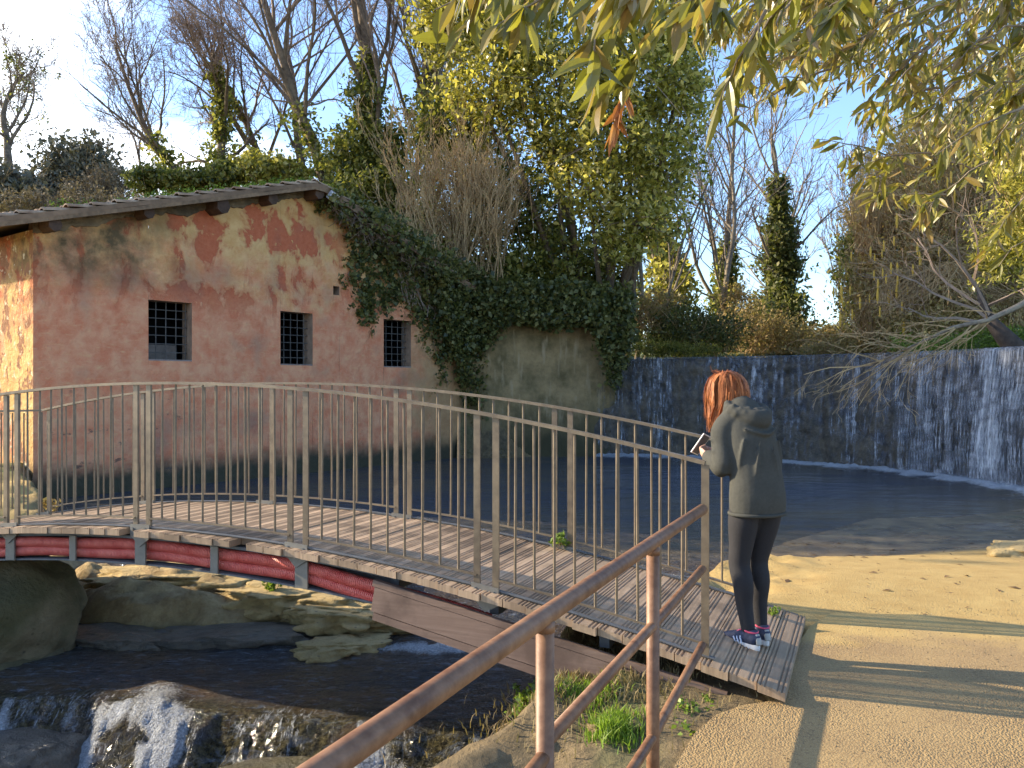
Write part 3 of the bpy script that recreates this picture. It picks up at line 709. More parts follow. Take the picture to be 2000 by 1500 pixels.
rail(0.0, 'railing on the near side'); rail(WID, 'railing on the far side')
# stub railing beyond the far right post
RED = None
m, nt, b = newmat('red_conduit'); n = N(nt); v = n.coord('UV'); 
wv = n.new('ShaderNodeTexWave', bands_direction='X'); wv.inputs['Scale'].default_value = 22; n.L(n.coord('UV'), wv.inputs[0])
n.L(n.mix(n.rng(n.noise(n.coord(), 9, 4), .3, .7), (.68, .09, .075), (.86, .20, .16)), b.inputs['Base Color']); b.inputs['Roughness'].default_value = .45
n.L(n.bump(wv.outputs[1], 1., .012), b.inputs['Normal'])
for i, (dz, dn, nm) in enumerate(((-.135, .045, 'upper'), (-.205, .055, 'lower'))):
    e = MB(); ss = [1.3 + .045 * q for q in range(150)] if i == 0 else [1.75 + .045 * q for q in range(140)]
    pts = []
    for q in ss:
        d = max(0, 2.6 - q); pts.append(bp(q, dn + .01 * math.sin(q * 2), dz - .05 * d - (.02 if i else 0) * d + .006 * math.sin(q * 5 + i)))
    e.tube(pts, .041, 12)
    o = e.build('conduit_pipe', m, smooth=True); uv = o.data.uv_layers.new(name='UVMap')
    for p in o.data.polygons:
        for li in p.loop_indices:
            co = o.data.vertices[o.data.loops[li].vertex_index].co; uv.data[li].uv = ((co - E0).dot(DD), co.z)
    tag(o, f'{nm} one of the two red corrugated conduits slung under the footbridge', 'pipe', 'red conduits under the bridge')

# ------------------------------------------------------------------ brown pipe railing in the foreground
BR = simple('brown_paint', (.22, .095, .045), .5, .4, 22, .3, .004, col2=(.30, .16, .085), spec=.4)
pr = thing('pipe_railing', 'brown painted tubular handrail leading up to the footbridge in the foreground', 'railing', (.59, 3.57, -.2))
off = Vector((.59, 3.57, -.2))
RL = lambda y, z: Vector((1.005 - .45 * (4.48 - y), y, z)) - off
def rp_(pts, r): e = MB(); e.tube(pts, r, 16); return e
rp_([RL(4.50, .852), RL(3.57, .85), RL(2.46, .845), RL(1.5, .835), RL(.3, .83)], .0285).build('top_rail', BR, pr, smooth=True)
rp_([RL(4.50, .535), RL(3.57, .50), RL(2.46, .475)], .0215).build('middle_rail', BR, pr, smooth=True)
rp_([RL(2.46, .44), RL(2.2, .42), RL(1.2, .40), RL(.3, .40)], .0215).build('middle_rail', BR, pr, smooth=True)
rp_([RL(4.50, .13), RL(3.57, .03), RL(3.2, .02), RL(2.46, .0), RL(.5, .0)], .0215).build('lower_rail', BR, pr, smooth=True)
for y, zb in ((3.57, -.75), (2.46, -1.0), (1.35, -1.0)):
    e = MB(); e.tube([RL(y, zb), RL(y, .83)], .0275, 16); e.tube([RL(y, .80), RL(y, .828)], .030, 16); e.build('post', BR, pr, smooth=True)
# ------------------------------------------------------------------ rocks
def rockmat(name, c1, c2, moss=0.):
    m, nt, b = newmat(name); n = N(nt); v = n.coord('Object')
    f = n.noise(v, 5, 8, .7); f2 = n.noise(v, 1.6, 4); c = n.mix(n.rng(f, .33, .67), c1, c2)
    c = n.mix(n.rng(n.vor(v, 9), .0, .16), tuple(x * .35 for x in c1), c)
    if moss: c = n.mix(n.math('MULTIPLY', n.rng(f2, .42, .6), moss), c, (.07, .075, .02))
    n.L(c, b.inputs['Base Color']); b.inputs['Roughness'].default_value = .9
    if 'algae' in name or 'wet' in name: b.inputs['Roughness'].default_value = .3
    n.L(n.bump(n.math('ADD', f, n.math('MULTIPLY', n.noise(v, 22, 6, .7), .6)), 1., .07), b.inputs['Normal']); return m
RK_T = rockmat('tufa_rock', (.38, .27, .115), (.62, .46, .21)); RK_D = rockmat('wet_rock', (.07, .062, .052), (.20, .165, .12)); RK_M = rockmat('mossy_boulder', (.17, .13, .065), (.31, .235, .13), .6)
RK_N = rockmat('bank_rock', (.16, .12, .07), (.33, .25, .14), .5)
def rock_obj(name, c, size, m, label, seed, rough=.35, freq=1.6, rz=0, flat=0, ridge=0, sub=5, cat='rock', group=None):
    bm = bmesh.new(); bmesh.ops.create_icosphere(bm, subdivisions=sub, radius=1)
    o_ = Vector((seed * 3.1, seed * 1.7, seed))
    for v in bm.verts:
        d = v.co.normalized(); p = d * freq + o_
        k = 1 + rough * (mn.fractal(p, 1.0, 2.0, 5)) + ridge * .45 * (abs(mn.noise(p * 1.7)) - .2) 
        if ridge: k += .035 * mn.noise(p * 7) + .02 * mn.noise(p * 17)
        q = d * k
        if flat and q.z > flat: q.z = flat + (q.z - flat) * .25
        v.co = Vector((q.x * size[0], q.y * size[1], q.z * size[2]))
    me = bpy.data.meshes.new(name); bm.to_mesh(me); me.materials.append(m)
    me.polygons.foreach_set('use_smooth', [True] * len(me.polygons))
    o = link(bpy.data.objects.new(name, me)); o.location = c; o.rotation_euler = (0, 0, rz); return tag(o, label, cat, group)
rock_obj('boulder', (-5.0, 7.1, -.45), (1.25, .8, .70), RK_M, 'big smooth greenish boulder under the left end of the bridge', 3, .16, 1.2, .2, .7)
rock_obj('rock_slab', (-5.0, 6.9, -.84), (1.15, .6, .34), RK_N, 'brown shelving slab at the foot of the big boulder', 5, .2, 1.3, .1, .6)
LG = 'tan porous rocks on the bank behind the bridge'
rock_obj('rock', (-3.15, 8.75, -.58), (1.15, .62, .33), RK_T, 'broad flat tan rock lit by sun beside the boulder', 11, .35, 2.2, .1, .5, .5)
rock_obj('rock', (-2.15, 8.25, -.58), (.85, .5, .28), RK_T, 'tan rock slab in the middle of the sunlit ledge', 12, .35, 2.2, -.2, .4, .6)
rock_obj('rock', (-1.50, 7.85, -.66), (.62, .38, .24), RK_T, 'pitted tan rock jutting to the end of the brown beam', 13, .35, 2.2, -.1, .5, .9)
rock_obj('rock', (-2.45, 7.50, -.74), (.7, .30, .17), RK_D, 'low grey rock half in water in front of the sunlit ledge', 14, .3, 2, .1, .4, .3)
rock_obj('rock', (-3.45, 7.45, -.74), (.62, .26, .17), RK_D, 'dark wet rock slanting out of the stream near the boulder', 15, .3, 2, -.3, .3, .4)
rock_obj('rock', (-1.45, 7.25, -.78), (.42, .25, .17), RK_T, 'small crumbly rock just above the white ripples', 16, .35, 2.2, .3, .5, .9)
rock_obj('rock', (-3.0, 7.3, -.80), (.8, .26, .11), RK_D, 'flat dark rock awash below the ledge', 17, .3, 2, .15, .4, .3)
rock_obj('rock', (-2.7, 9.3, -.5), (1.3, .4, .22), RK_T, 'long tan ledge at the back edge by the pool', 18, .3, 2, .1, .4, .5)
rock_obj('rock', (.02, 4.25, -.80), (.30, .50, .44), RK_N, 'pale mossy stone block at the foot of the brown handrail', 21, .25, 1.6, .3, .6, .2)
rock_obj('rock', (.62, 5.35, -.62), (.42, .35, .36), RK_N, 'brown bank stone under the end of the brown beam', 22, .4, 1.8, .4, 0, .4)
rock_obj('rock', (5.75, 9.15, -.36), (.62, .4, .24), RK_T, 'ochre boulder at the right edge of the pool', 23, .3, 1.8, .2, .5, .4)
for i, (x, y, z, sx, sy, sz, lab) in enumerate([(-3.35, 5.80, -1.05, .45, .3, .27, 'dark wet stone at left of the foaming gush'), (-1.45, 5.45, -1.08, .55, .28, .26, 'broad mossy stone splitting the cascade right of the gush'),
    (-.5, 5.15, -1.06, .42, .28, .27, 'mossy stone by the end of the cascade next to the handrail'), (-2.35, 6.12, -.86, .22, .18, .12, 'small dark stone where the gush begins')]):
    rock_obj('stream_stone', (x, y, z), (sx, sy, sz), RK_D if i % 2 == 0 else rockmat('algae_stone%d' % i, (.03, .027, .013), (.13, .105, .045), .5), lab, 30 + i, .22, 1.5, .2 * i, .5, 0)

R = random.Random(55); proto = None
for i in range(14):
    x = R.uniform(-.1, .75); y = R.uniform(4.0, 5.6); s_ = R.uniform(.02, .06)
    z = float(height(np.array([x]), np.array([y]))[0])
    if proto is None: proto = rock_obj('bank_stone', (x, y, z), (1, .8, .6), RK_T, 'small tan stone lying on the bank under the handrail', 60, .35, 1.8, 0, 0, .4, 3, 'stone', 'small stones on the bank'); o = proto
    else: o = proto.copy(); C.collection.objects.link(o)
    o.location = (x, y, z + s_ * .2); o.scale = (s_, s_ * R.uniform(.7, 1.2), s_ * R.uniform(.6, 1)); o.rotation_euler = (R.uniform(-.4, .4), R.uniform(-.4, .4), R.uniform(0, 6))
# loose grit on the path
mb = MB(); R = random.Random(56)
for i in range(1500):
    y = R.uniform(3.3, 6.2); x = R.uniform(.9 + .5 * (y > 4.6), 3.6)
    if y > 4.35 and x < 1.6 + (y - 4.4) * .5: continue
    z = -.093 - .10 * max(0, 4.6 - y) if y < 5.8 else -.12; r = R.uniform(.002, .006); q = [Vector((x + R.gauss(0, r), y + R.gauss(0, r), z + abs(R.gauss(r * .4, r * .3)))) for _ in range(4)]
    mb.add([(x - r, y - r, z - .002), (x + r, y - r * .6, z - .002), (x + r * .3, y + r, z - .002), (x, y, z + r * 1.1)], [(0, 1, 3), (1, 2, 3), (2, 0, 3)])
tag(mb.build('gravel', rockmat('grit', (.20, .14, .07), (.52, .40, .22))), 'loose grit scattered over the sunlit path', 'gravel', kind='stuff')
# ------------------------------------------------------------------ vegetation
G = np.random.default_rng(7)
def leaf_quads(P, size, g, aspect=.55, up=.35, N0=None, spread=1.0):
    n = len(P); d = g.normal(size=(n, 3)); d /= np.linalg.norm(d, axis=1)[:, None]
    if N0 is not None: d = d * spread + N0; d /= np.linalg.norm(d, axis=1)[:, None]
    else: d[:, 2] += up; d /= np.linalg.norm(d, axis=1)[:, None]      # leaf normal
    t = g.normal(size=(n, 3)); t[:, 2] -= .6; t -= (t * d).sum(1)[:, None] * d; t /= np.linalg.norm(t, axis=1)[:, None]
    w = np.cross(d, t); s = size * (.45 + 1.0 * g.random(n) ** 1.3)[:, None] * 1.05
    V = np.stack([P - t * s * .5, P + w * s * aspect * .5 + d * s * .06 - t * s * .05, P + t * s * .55 - d * s * .08, P - w * s * aspect * .5 + d * s * .06 - t * s * .05], 1).reshape(-1, 3)
    return V, np.arange(4 * n).reshape(n, 4)
def cloud(blobs, n, g, shell=.55, clump=.16, per=14):
    """clumped points in a union of ellipsoids; blobs = [(x,y,z,rx,ry,rz)]"""
    B = np.array(blobs, float); vol = (B[:, 3] * B[:, 4] * B[:, 5]) ** (2 / 3); k = max(1, n // per)
    i = g.choice(len(B), k, p=vol / vol.sum()); u = g.normal(size=(k, 3)); u /= np.linalg.norm(u, axis=1)[:, None]
    r = (shell + (1 - shell) * g.random(k)) * (1 + .22 * g.normal(size=k)).clip(.6, 1.45)
    c = B[i, :3] + u * r[:, None] * B[i, 3:]
    P = np.repeat(c, per, 0) + g.normal(size=(k * per, 3)) * clump * np.repeat((B[i, 3:].mean(1)) ** .5, per)[:, None]
    return P
def leaves(name, P, size, m, parent=None, **kw):
    V, Fq = leaf_quads(P, size, G, **kw); return np_mesh(name, V, Fq, m, parent)
LV_OAK = leafmat('evergreen_leaf', [(.08, .085, .02), (.20, .19, .04), (.36, .32, .07), (.50, .43, .12), (.66, .57, .24)], .32, .5)
LV_DARK = leafmat('dark_leaf', [(.04, .055, .02), (.09, .105, .032), (.16, .165, .05), (.25, .23, .075)], .5, .35)
LV_IVY = leafmat('ivy_leaf', [(.05, .068, .02), (.13, .14, .035), (.26, .25, .06), (.42, .37, .12)], .36, .5)
LV_BRIGHT = leafmat('bright_leaf', [(.07, .12, .02), (.16, .24, .03), (.25, .32, .05)], .5, .35)
LV_DRY = leafmat('dry_brush', [(.22, .15, .07), (.34, .24, .11), (.42, .33, .14), (.20, .17, .06)], .8, .3)
LV_OLIVE = leafmat('lanceolate_leaf', [(.10, .10, .02), (.17, .16, .03), (.27, .24, .04), (.22, .14, .045), (.38, .34, .10)], .33, .38, .6)
BARK = simple('bark', (.13, .095, .07), .9, .4, 9, .7, .02, col2=(.24, .18, .12))
BARK_G = simple('pale_bark', (.20, .16, .12), .9, .35, 9, .6, .02, col2=(.33, .27, .19))
TWIG = simple('twigs', (.27, .20, .155), .9, .3, 12, 0)
TWIG_P = simple('dry_twigs', (.38, .25, .13), .9, .35, 12, 0, col2=(.58, .41, .21))

def grow(mb, tw, p, d, L, r, lvl, R, up=.12, spread=.6, nseg=5, kids=(5, 5, 4, 4), wig=.13, rec=None, minr=.004, t0=.16):
    pts = [p.copy()]; rad = [r]; q = p.copy(); d = d.normalized()
    tip = r * (.35 if lvl else .3)
    for i in range(nseg):
        d = (d + Vector((R.gauss(0, wig), R.gauss(0, wig), R.gauss(0, wig) + up * .4))).normalized()
        q = q + d * (L / nseg); pts.append(q.copy()); rad.append(max(minr, r + (tip - r) * (i + 1) / nseg))
    (mb if lvl < 2 else tw).tube(pts, rad, 7 if lvl == 0 else (5 if lvl == 1 else 3), cap=False)
    if rec is not None: rec.append((lvl, pts, rad))
    if lvl >= len(kids): return
    k = kids[lvl]
    for j in range(k):
        t = R.uniform(.28, 1.0) if lvl else t0 + (1 - t0) * (j + R.random()) / k
        i = min(nseg - 1, int(t * nseg)); f = t * nseg - i; b = pts[i].lerp(pts[min(i + 1, nseg)], f); dd = (pts[min(i + 1, nseg)] - pts[i]).normalized()
        ax = dd.cross(Vector((R.gauss(0, 1), R.gauss(0, 1), R.gauss(0, 1)))).normalized()
        nd = (Matrix.Rotation(R.uniform(.55, 1.25) * spread, 3, ax) @ dd)
        nd = (nd + Vector((0, 0, up))).normalized()
        grow(mb, tw, b, nd, L * R.uniform(.42, .68) * (1.05 - .35 * t), rad[i] * R.uniform(.38, .58), lvl + 1, R, up, spread, max(3, nseg - 1), kids, wig * 1.15, rec, minr)
def ivy_points(rec, g, n, maxz, r0=.18, lv=(0,), zmin=-9):
    segs = [(p[i], p[i + 1], r[i]) for l, p, r in rec if l in lv for i in range(len(p) - 1) if zmin < p[i].z < maxz]
    if not segs: return np.zeros((0, 3))
    ln = np.array([(b - a).length for a, b, _ in segs]); i = g.choice(len(segs), n // 12, p=ln / ln.sum()); t = g.random(len(i))
    c = np.array([list(segs[k][0].lerp(segs[k][1], float(u))) for k, u in zip(i, t)])
    zmin = max(zmin, -1)
    seedz = g.uniform(0, 99); an = g.uniform(0, 2 * math.pi, len(c)); cl = np.array([mn.noise(Vector((0, float(seedz), float(z) * .9))) + .6 * mn.noise(Vector((math.cos(q) * .9, math.sin(q) * .9, float(z) * 1.3))) for z, q in zip(c[:, 2], an)]); rr = (r0 + g.gamma(1.6, .16, len(c))) * (1 - .75 * ((c[:, 2] - zmin) / (maxz - zmin + 1e-6)).clip(0, 1) ** 1.6) * (1 + 1.3 * cl).clip(.25, 2.2)
    c = c + np.stack([np.cos(an) * rr, np.sin(an) * rr, g.normal(0, .1, len(c))], 1)
    return np.repeat(c, 12, 0) + g.normal(size=(len(c) * 12, 3)) * .14
def bare_tree(base, lean, H, r, seed, label, kids=(9, 6, 5, 4), spread=.62, up=.16, ivy=0, ivyz=6, lv=(0,), mt=None, group='bare winter trees behind the mill house', minr=.0055, name='bare_tree', ivysize=.17, wig=.1, m_iv=None, r0=.2):
    R = random.Random(seed); t = thing(name, label, 'tree', base, 0, group); mb, tw, rec = MB(), MB(), []
    lv_ = Vector(lean).normalized(); grow(mb, tw, Vector((0, 0, 0)), lv_, H, r, 0, R, up, spread, 9, kids, wig, rec, minr)
    mb.tube([Vector((-lv_.x * 1.2, 0, -3.4)), Vector((-lv_.x * .9, 0, -1.6)), Vector((0, 0, 0)), lv_ * .3], [r * 1.35, r * 1.15, r, r], 7, cap=False)
    mb.build('trunk', mt or BARK, t, smooth=True)
    if tw.v: tw.build('twigs', TWIG, t)
    if ivy:
        P = ivy_points(rec, G, ivy, ivyz, r0, lv); leaves('ivy', P, ivysize, m_iv or LV_IVY, t)
    return t
# left group behind the house
BG = None
bare_tree(at(452, 390, 29), (-.36, -.05, 1), 5.2, .19, 3, 'leaning bare tree left of the group with ivy up its stem', (15, 8, 5, 4), ivy=2600, ivyz=4.2, spread=.8, up=.05)
bare_tree(at(400, 395, 28), (-.80, -.05, .75), 6.0, .14, 4, 'low bare tree bending far to the left over the roof', (15, 8, 5, 4), ivy=900, ivyz=2.0, spread=.7, up=.1)
bare_tree(at(545, 400, 31), (-.14, 0, 1), 7.2, .15, 5, 'slim bare tree in the middle above the roof', (15, 8, 5, 4), ivy=500, ivyz=3.0, spread=.65, up=.14)
bare_tree(at(650, 400, 27), (-.36, 0, 1), 10., .19, 6, 'tall bare tree leaning left and rising out of the picture', (15, 8, 5, 4), ivy=900, ivyz=3, spread=.72, up=.16)
bare_tree(at(735, 430, 26.5), (-.08, 0, 1), 11.5, .24, 7, 'tall bare tree with thick ivy sleeve above the right of the roof', (15, 8, 5, 4), ivy=6500, ivyz=4.9, spread=.6, up=.2, r0=.45, ivysize=.16)
bare_tree(at(800, 450, 28), (-.03, 0, 1), 8., .15, 8, 'bare tree with ivy half hidden beside the evergreen', (15, 8, 5, 4), ivy=3500, ivyz=5.5, spread=.6, up=.2, r0=.35)
bare_tree(at(290, 400, 36), (-.35, 0, 1), 4.5, .08, 9, 'small twiggy tree low down at far left of the roof', (11, 7, 5, 2), spread=.7, up=.1)
bare_tree(at(600, 400, 30), (-.16, 0, 1), 11, .17, 71, 'bare tree standing between the leaning one and the ivy sleeve', (15, 8, 5, 4), ivy=400, ivyz=3, spread=.75, up=.12)
bare_tree(at(830, 440, 29), (.06, 0, 1), 10.5, .16, 72, 'reddish twiggy tree touching the evergreen crown', (15, 8, 5, 4), ivy=600, ivyz=3, spread=.8, up=.12)
# far left hillside
bare_tree(at(20, 350, 50), (.02, 0, 1), 7.5, .26, 12, 'round topped bare tree on the hillside at the left edge', (12, 7, 6, 3), spread=.95, up=.12, name='hillside_tree', group='trees on the left hillside', ivy=1500, ivyz=8, lv=(1, 2), m_iv=LV_DARK, minr=.012)
HAZEG = leafmat('hazy_foliage', [(.10, .10, .075), (.15, .145, .10), (.21, .185, .12)], .8, .1)  # leaf colours paled to paint in distance haze
HAZEB = leafmat('far_twigs', [(.15, .115, .075), (.21, .165, .105), (.25, .19, .12)], .9, .1)
def bush(name, label, blobs, n, size, m, group=None, cat='bush', twig=60, base=None, tm=None, clump=.16, shell=.5, tl=.9, per=14, th=.012, **kw):
    b0 = Vector(base) if base is not None else Vector((blobs[0][0], blobs[0][1], blobs[0][2] - blobs[0][5] * .8))
    t = thing(name, label, cat, b0, 0, group)
    bl = [(x - b0.x, y - b0.y, z - b0.z, a, b_, c) for x, y, z, a, b_, c in blobs]
    if n: leaves('foliage', cloud(bl, n, G, shell, clump, per), size, m, t, **kw)
    if twig:
        mb = MB(); R = random.Random(len(label) * 7 + n)
        for i in range(twig):
            x, y, z, a, b_, c = R.choice(bl); p = Vector((x + R.gauss(0, a * .35), y + R.gauss(0, b_ * .3), max(-.2, z - c * .9)))
            q = Vector((x + R.gauss(0, a * .65), y + R.gauss(0, b_ * .6), z + c * R.uniform(.1, 1.05) * tl)); mid = p.lerp(q, .5) + Vector((R.gauss(0, .12), 0, R.gauss(0, .1))) * a
            mb.tube([p, p.lerp(mid, .6), mid, mid.lerp(q, .6) + Vector((R.gauss(0, .04), 0, 0)), q], [th, th * .9, th * .8, th * .6, th * .35], 3, cap=False)
        mb.build('twigs', tm or TWIG_P, t)
    return t
def blob(px, py, Y, rx, rz, ry=None): p = at(px, py, Y); k = Y / F; return (p.x, p.y, p.z, rx * k, (ry or rx) * k, rz * k)
HG = 'trees on the left hillside'
bush('hillside_tree', 'dark rounded evergreen on the hillside below the bare tree', [blob(130, 340, 48, 55, 70), blob(180, 330, 48, 50, 55), blob(100, 380, 48, 50, 50)], 9000, .30, HAZEG, HG, 'tree', 120, th=.03)
bush('hillside_tree', 'dull green clump at the left edge of the hillside', [blob(10, 370, 46, 60, 60), blob(60, 400, 46, 60, 40)], 6000, .28, HAZEG, HG, 'tree', 120, th=.03)
bush('hillside_tree', 'bare brownish rounded thicket next to the roof at far left', [blob(215, 365, 46, 48, 50), blob(175, 385, 46, 60, 40)], 4500, .14, HAZEB, HG, 'tree', 400, tm=HAZEB, th=.02)
bush('hillside_brush', 'pale dry scrub along the hill foot above the roof edge', [blob(40 + 45 * i, 405, 42, 45, 35) for i in range(7)], 7000, .16, HAZEB, HG, 'bush', 300, tm=HAZEB, th=.015)
bush('roof_bush', 'row of dark green ivy bushes peeping over the tiled roof', [blob(285, 350, 26, 38, 27), blob(345, 352, 26, 40, 18), blob(400, 352, 26, 40, 18), blob(450, 340, 26, 40, 24)], 7000, .15, LV_IVY, 'bushes behind the roof', 'bush', 30, clump=.1)
bush('roof_bush', 'brighter leafy bush above the roof beneath the slim bare tree', [blob(520, 335, 26, 55, 30), blob(565, 345, 26, 40, 24), blob(490, 320, 27, 20, 25)], 6000, .15, LV_OAK, 'bushes behind the roof', 'bush', 30, clump=.1)
bush('roof_bush', 'large ivy thicket behind the right slope of the roof', [blob(680, 320, 26, 55, 70), blob(740, 380, 25.5, 70, 60), blob(690, 390, 25, 60, 40), blob(800, 440, 25, 60, 50), blob(845, 500, 25, 55, 60), blob(760, 300, 26, 35, 70)], 19000, .14, LV_IVY, 'bushes behind the roof', 'bush', 60, clump=.14)
# grasses and moss on the roof
P = []
for i in range(420):
    x = G.uniform(2.2, 6.0) if i % 3 else G.uniform(.2, 6.); y = G.uniform(-.35, 1.2); P.append((x, y, rooftop(x) + .05 + abs(G.normal(0, .035)) + .05 * max(0, mn.noise(Vector((x * 2.5, 0, 1))))))
P = np.array([list(HM @ Vector(p)) for p in P]); P = np.repeat(P, 9, 0) + G.normal(size=(len(P) * 9, 3)) * .05
t = thing('roof_moss', 'yellow green moss and grass along the roof tiles near the ridge', 'moss', HM @ Vector((4, 0, 5.5))); t['kind'] = 'stuff'
o = leaves('moss', P - np.array(t.location), .07, LV_BRIGHT, t, aspect=.3, up=.9)

# ivy over the right half of the gable and its roof
def house_pts(lst): return np.array([list(HM @ Vector(p)) for p in lst])
pts = []
for i in range(1400):
    x = 5.9 + 5.7 * G.random() ** .8; y = G.uniform(-.65, .9); h_ = .10 + .34 * sstep(6.2, 8.5, np.array(x)) ; z = rooftop(x) + G.uniform(-.45, h_) ; pts.append((x, y, z + .08 * mn.noise(Vector((x * 3, 0, 0)))))
for i in range(330):   # hanging curtain below the verge, thicker to the right
    x = 6.6 + 4.6 * G.random() ** .7; z = rooftop(x) - .2 - G.exponential(.30 + .16 * max(0, x - 8)); pts.append((x, -.08 - G.random() * .2, z))
for i in range(560):   # right end mass
    x = G.uniform(9.6, 11.5); z = rooftop(min(x, 11.2)) - G.random() ** .8 * (1.1 + 1.6 * (x - 9.6)); pts.append((x, -.08 - G.random() * .45, z))
trail = [(7.2, 4.9, 6.9, 3.9), (7.4, 4.6, 7.6, 3.3), (7.9, 4.3, 8.5, 3.6), (8.3, 4.6, 8.9, 3.3), (7.3, 3.9, 7.5, 2.9), (8.8, 4.0, 9.4, 2.9), (7.6, 3.6, 7.2, 3.2), (9.4, 3.6, 9.9, 2.2), (8.1, 3.9, 8.0, 3.3), (9.9, 3.2, 10.2, 1.5)]
for x0, z0, x1, z1 in trail:
    for i in range(34):
        t_ = G.random(); pts.append((x0 + (x1 - x0) * t_ + G.normal(0, .14), -.06, z0 + (z1 - z0) * t_ + G.normal(0, .12)))
P = house_pts(pts); t = thing('ivy', 'dark ivy smothering the right roof slope and wall of the mill house', 'ivy', HM @ Vector((9.5, -.1, 3)), 0, 'ivy on the old walls')
P = np.repeat(P, 9, 0) + G.normal(size=(len(P) * 9, 3)) * np.array([.075, .075, .075]); leaves('foliage', P - np.array(t.location), .105, LV_DARK, t, aspect=.8, up=.0)
mb = MB(); R = random.Random(5)
for x0, z0, x1, z1 in trail:
    q = [HM @ Vector((x0 + (x1 - x0) * k / 6 + R.gauss(0, .04), -.035, z0 + (z1 - z0) * k / 6)) - t.location for k in range(7)]; mb.tube(q, .009, 4)
for i in range(40):
    x = R.uniform(8.2, 11.2); q = [HM @ Vector((x + R.gauss(0, .1) + .1 * k, -.05 - .03 * k, rooftop(min(x, 11)) - .3 * k)) - t.location for k in range(6)]; mb.tube(q, .010, 4)
mb.build('stems', TWIG, t)
# brown dead growth under the verge
t = thing('creeper', 'brown dry creeper hanging below the verge right of the floodlight', 'creeper', HM @ Vector((7, -.3, 5)), 0, 'ivy on the old walls'); mb = MB()
for i in range(330):
    x = R.uniform(6.15, 9.0); z = rooftop(x) - R.uniform(.05, .35); p = HM @ Vector((x, -.36 + R.uniform(-.1, .25), z)) - t.location
    mb.tube([p, p + Vector((R.gauss(0, .1), R.gauss(0, .06), R.gauss(-.1, .08))), p + Vector((R.gauss(0, .16), R.gauss(0, .1), R.gauss(-.22, .12)))], [.008, .006, .003], 3, cap=False)
mb.build('stems', TWIG, t)
# ivy on the low wall
pts = []
for i in range(2300):
    t_ = G.random() ** .9; x = -1.9 + 5.1 * t_; top_ = 3.95 - .3 * t_
    drop = 1.2 * math.exp(-((x + 1.0) / .6) ** 2) + .35 * math.exp(-((x - .9) / 1.2) ** 2) + 1.9 * math.exp(-((x - 2.75) / .38) ** 2) + .25
    z = top_ + .45 - G.random() ** .9 * (drop + .55); pts.append((x, 22.75 - G.random() * .45 + .5 * (z > top_) * G.random(), z))
t = thing('ivy', 'dark ivy hanging over the low wall beside the waterfall', 'ivy', (.5, 22.7, 3.4), 0, 'ivy on the old walls'); P = np.array(pts)
P = np.repeat(P, 7, 0) + G.normal(size=(len(P) * 7, 3)) * .10; leaves('foliage', P - np.array(t.location), .125, LV_DARK, t, aspect=.75, up=.1)

# the big evergreen between house and weir
EV = [blob(900, -40, 23.5, 130, 90), blob(1010, 60, 23.5, 120, 100), blob(960, 170, 23.5, 110, 90), blob(1090, 170, 23, 120, 110), blob(870, 60, 24, 80, 70), blob(1230, 120, 22.5, 130, 120), blob(1320, 190, 22.5, 80, 90), blob(1200, 270, 22.5, 120, 90),
      blob(1290, 330, 22.5, 95, 90), blob(1150, 370, 22.5, 80, 60), blob(1240, 440, 22.5, 90, 60), blob(1080, 300, 23.5, 60, 60), blob(1330, 60, 23, 90, 90), blob(1210, -60, 23, 150, 90), blob(1205, 480, 22.5, 40, 45)]
t = thing('evergreen_tree', 'broad evergreen oak with glossy yellow green leaves left of the waterfall', 'tree', at(1180, 700, 24.5), 0); t.location.z = 2.0
o_ = np.array(t.location); B_ = [(a - o_[0], b - o_[1], c - o_[2], d, e, f) for a, b, c, d, e, f in EV]
leaves('foliage', cloud(B_, 44000, G, .5, .13, 12), .165, LV_OAK, t, aspect=.5, up=.25)
mb, tw = MB(), MB(); R = random.Random(2)
base_ = Vector((0, 0, 0))
for a, b, c, d, e, f in B_:
    q = Vector((a, b, c)); m1 = base_.lerp(q, .45) + Vector((R.gauss(0, .3), .2, -.2)); mb.tube([base_ + Vector((R.gauss(0, .15), 0, -.4)), m1, q], [.16, .09, .03], 6, cap=False)
    for k in range(14):
        e_ = q + Vector((R.gauss(0, d * .6), R.gauss(0, e * .6), R.gauss(0, f * .6))); tw.tube([q, q.lerp(e_, .5) + Vector((0, 0, .1)), e_], [.022, .015, .006], 3, cap=False)
mb.build('trunk', BARK, t); tw.build('twigs', TWIG, t)
bush('holly_tree', 'dark leafy tree filling the gap between ivy roof and evergreen', [blob(880, 250, 25.5, 75, 80), blob(950, 330, 25.5, 85, 100), blob(1050, 420, 25, 80, 90), blob(930, 480, 25, 80, 90), blob(1120, 520, 24.5, 90, 80), blob(1020, 550, 24.3, 90, 60), blob(950, 560, 24.3, 70, 50), blob(1180, 560, 24.5, 55, 60)], 27000, .155, LV_IVY, None, 'tree', 60, clump=.15)
bush('brushwood', 'tall thicket of bare reddish stems between roof and evergreen', [blob(850, 430, 23.4, 50, 130), blob(890, 420, 23.4, 60, 150), blob(940, 440, 23.4, 50, 130)], 2600, .09, LV_DRY, None, 'bush', 60, th=.012, base=at(890, 560, 23.4))
bw = [o for o in C.objects if o.name.startswith('brushwood')][0]; tw = MB(); R = random.Random(61)
for i in range(34): grow(tw, tw, Vector((R.gauss(0, .75), R.gauss(0, .3), R.uniform(-.6, .2))), Vector((R.gauss(0, .22), R.gauss(0, .2), 1)), R.uniform(2.2, 4.2), .022, 0, R, .22, .5, 7, (7, 4, 3), .12, minr=.006)
tw.build('stems', TWIG_P, bw)
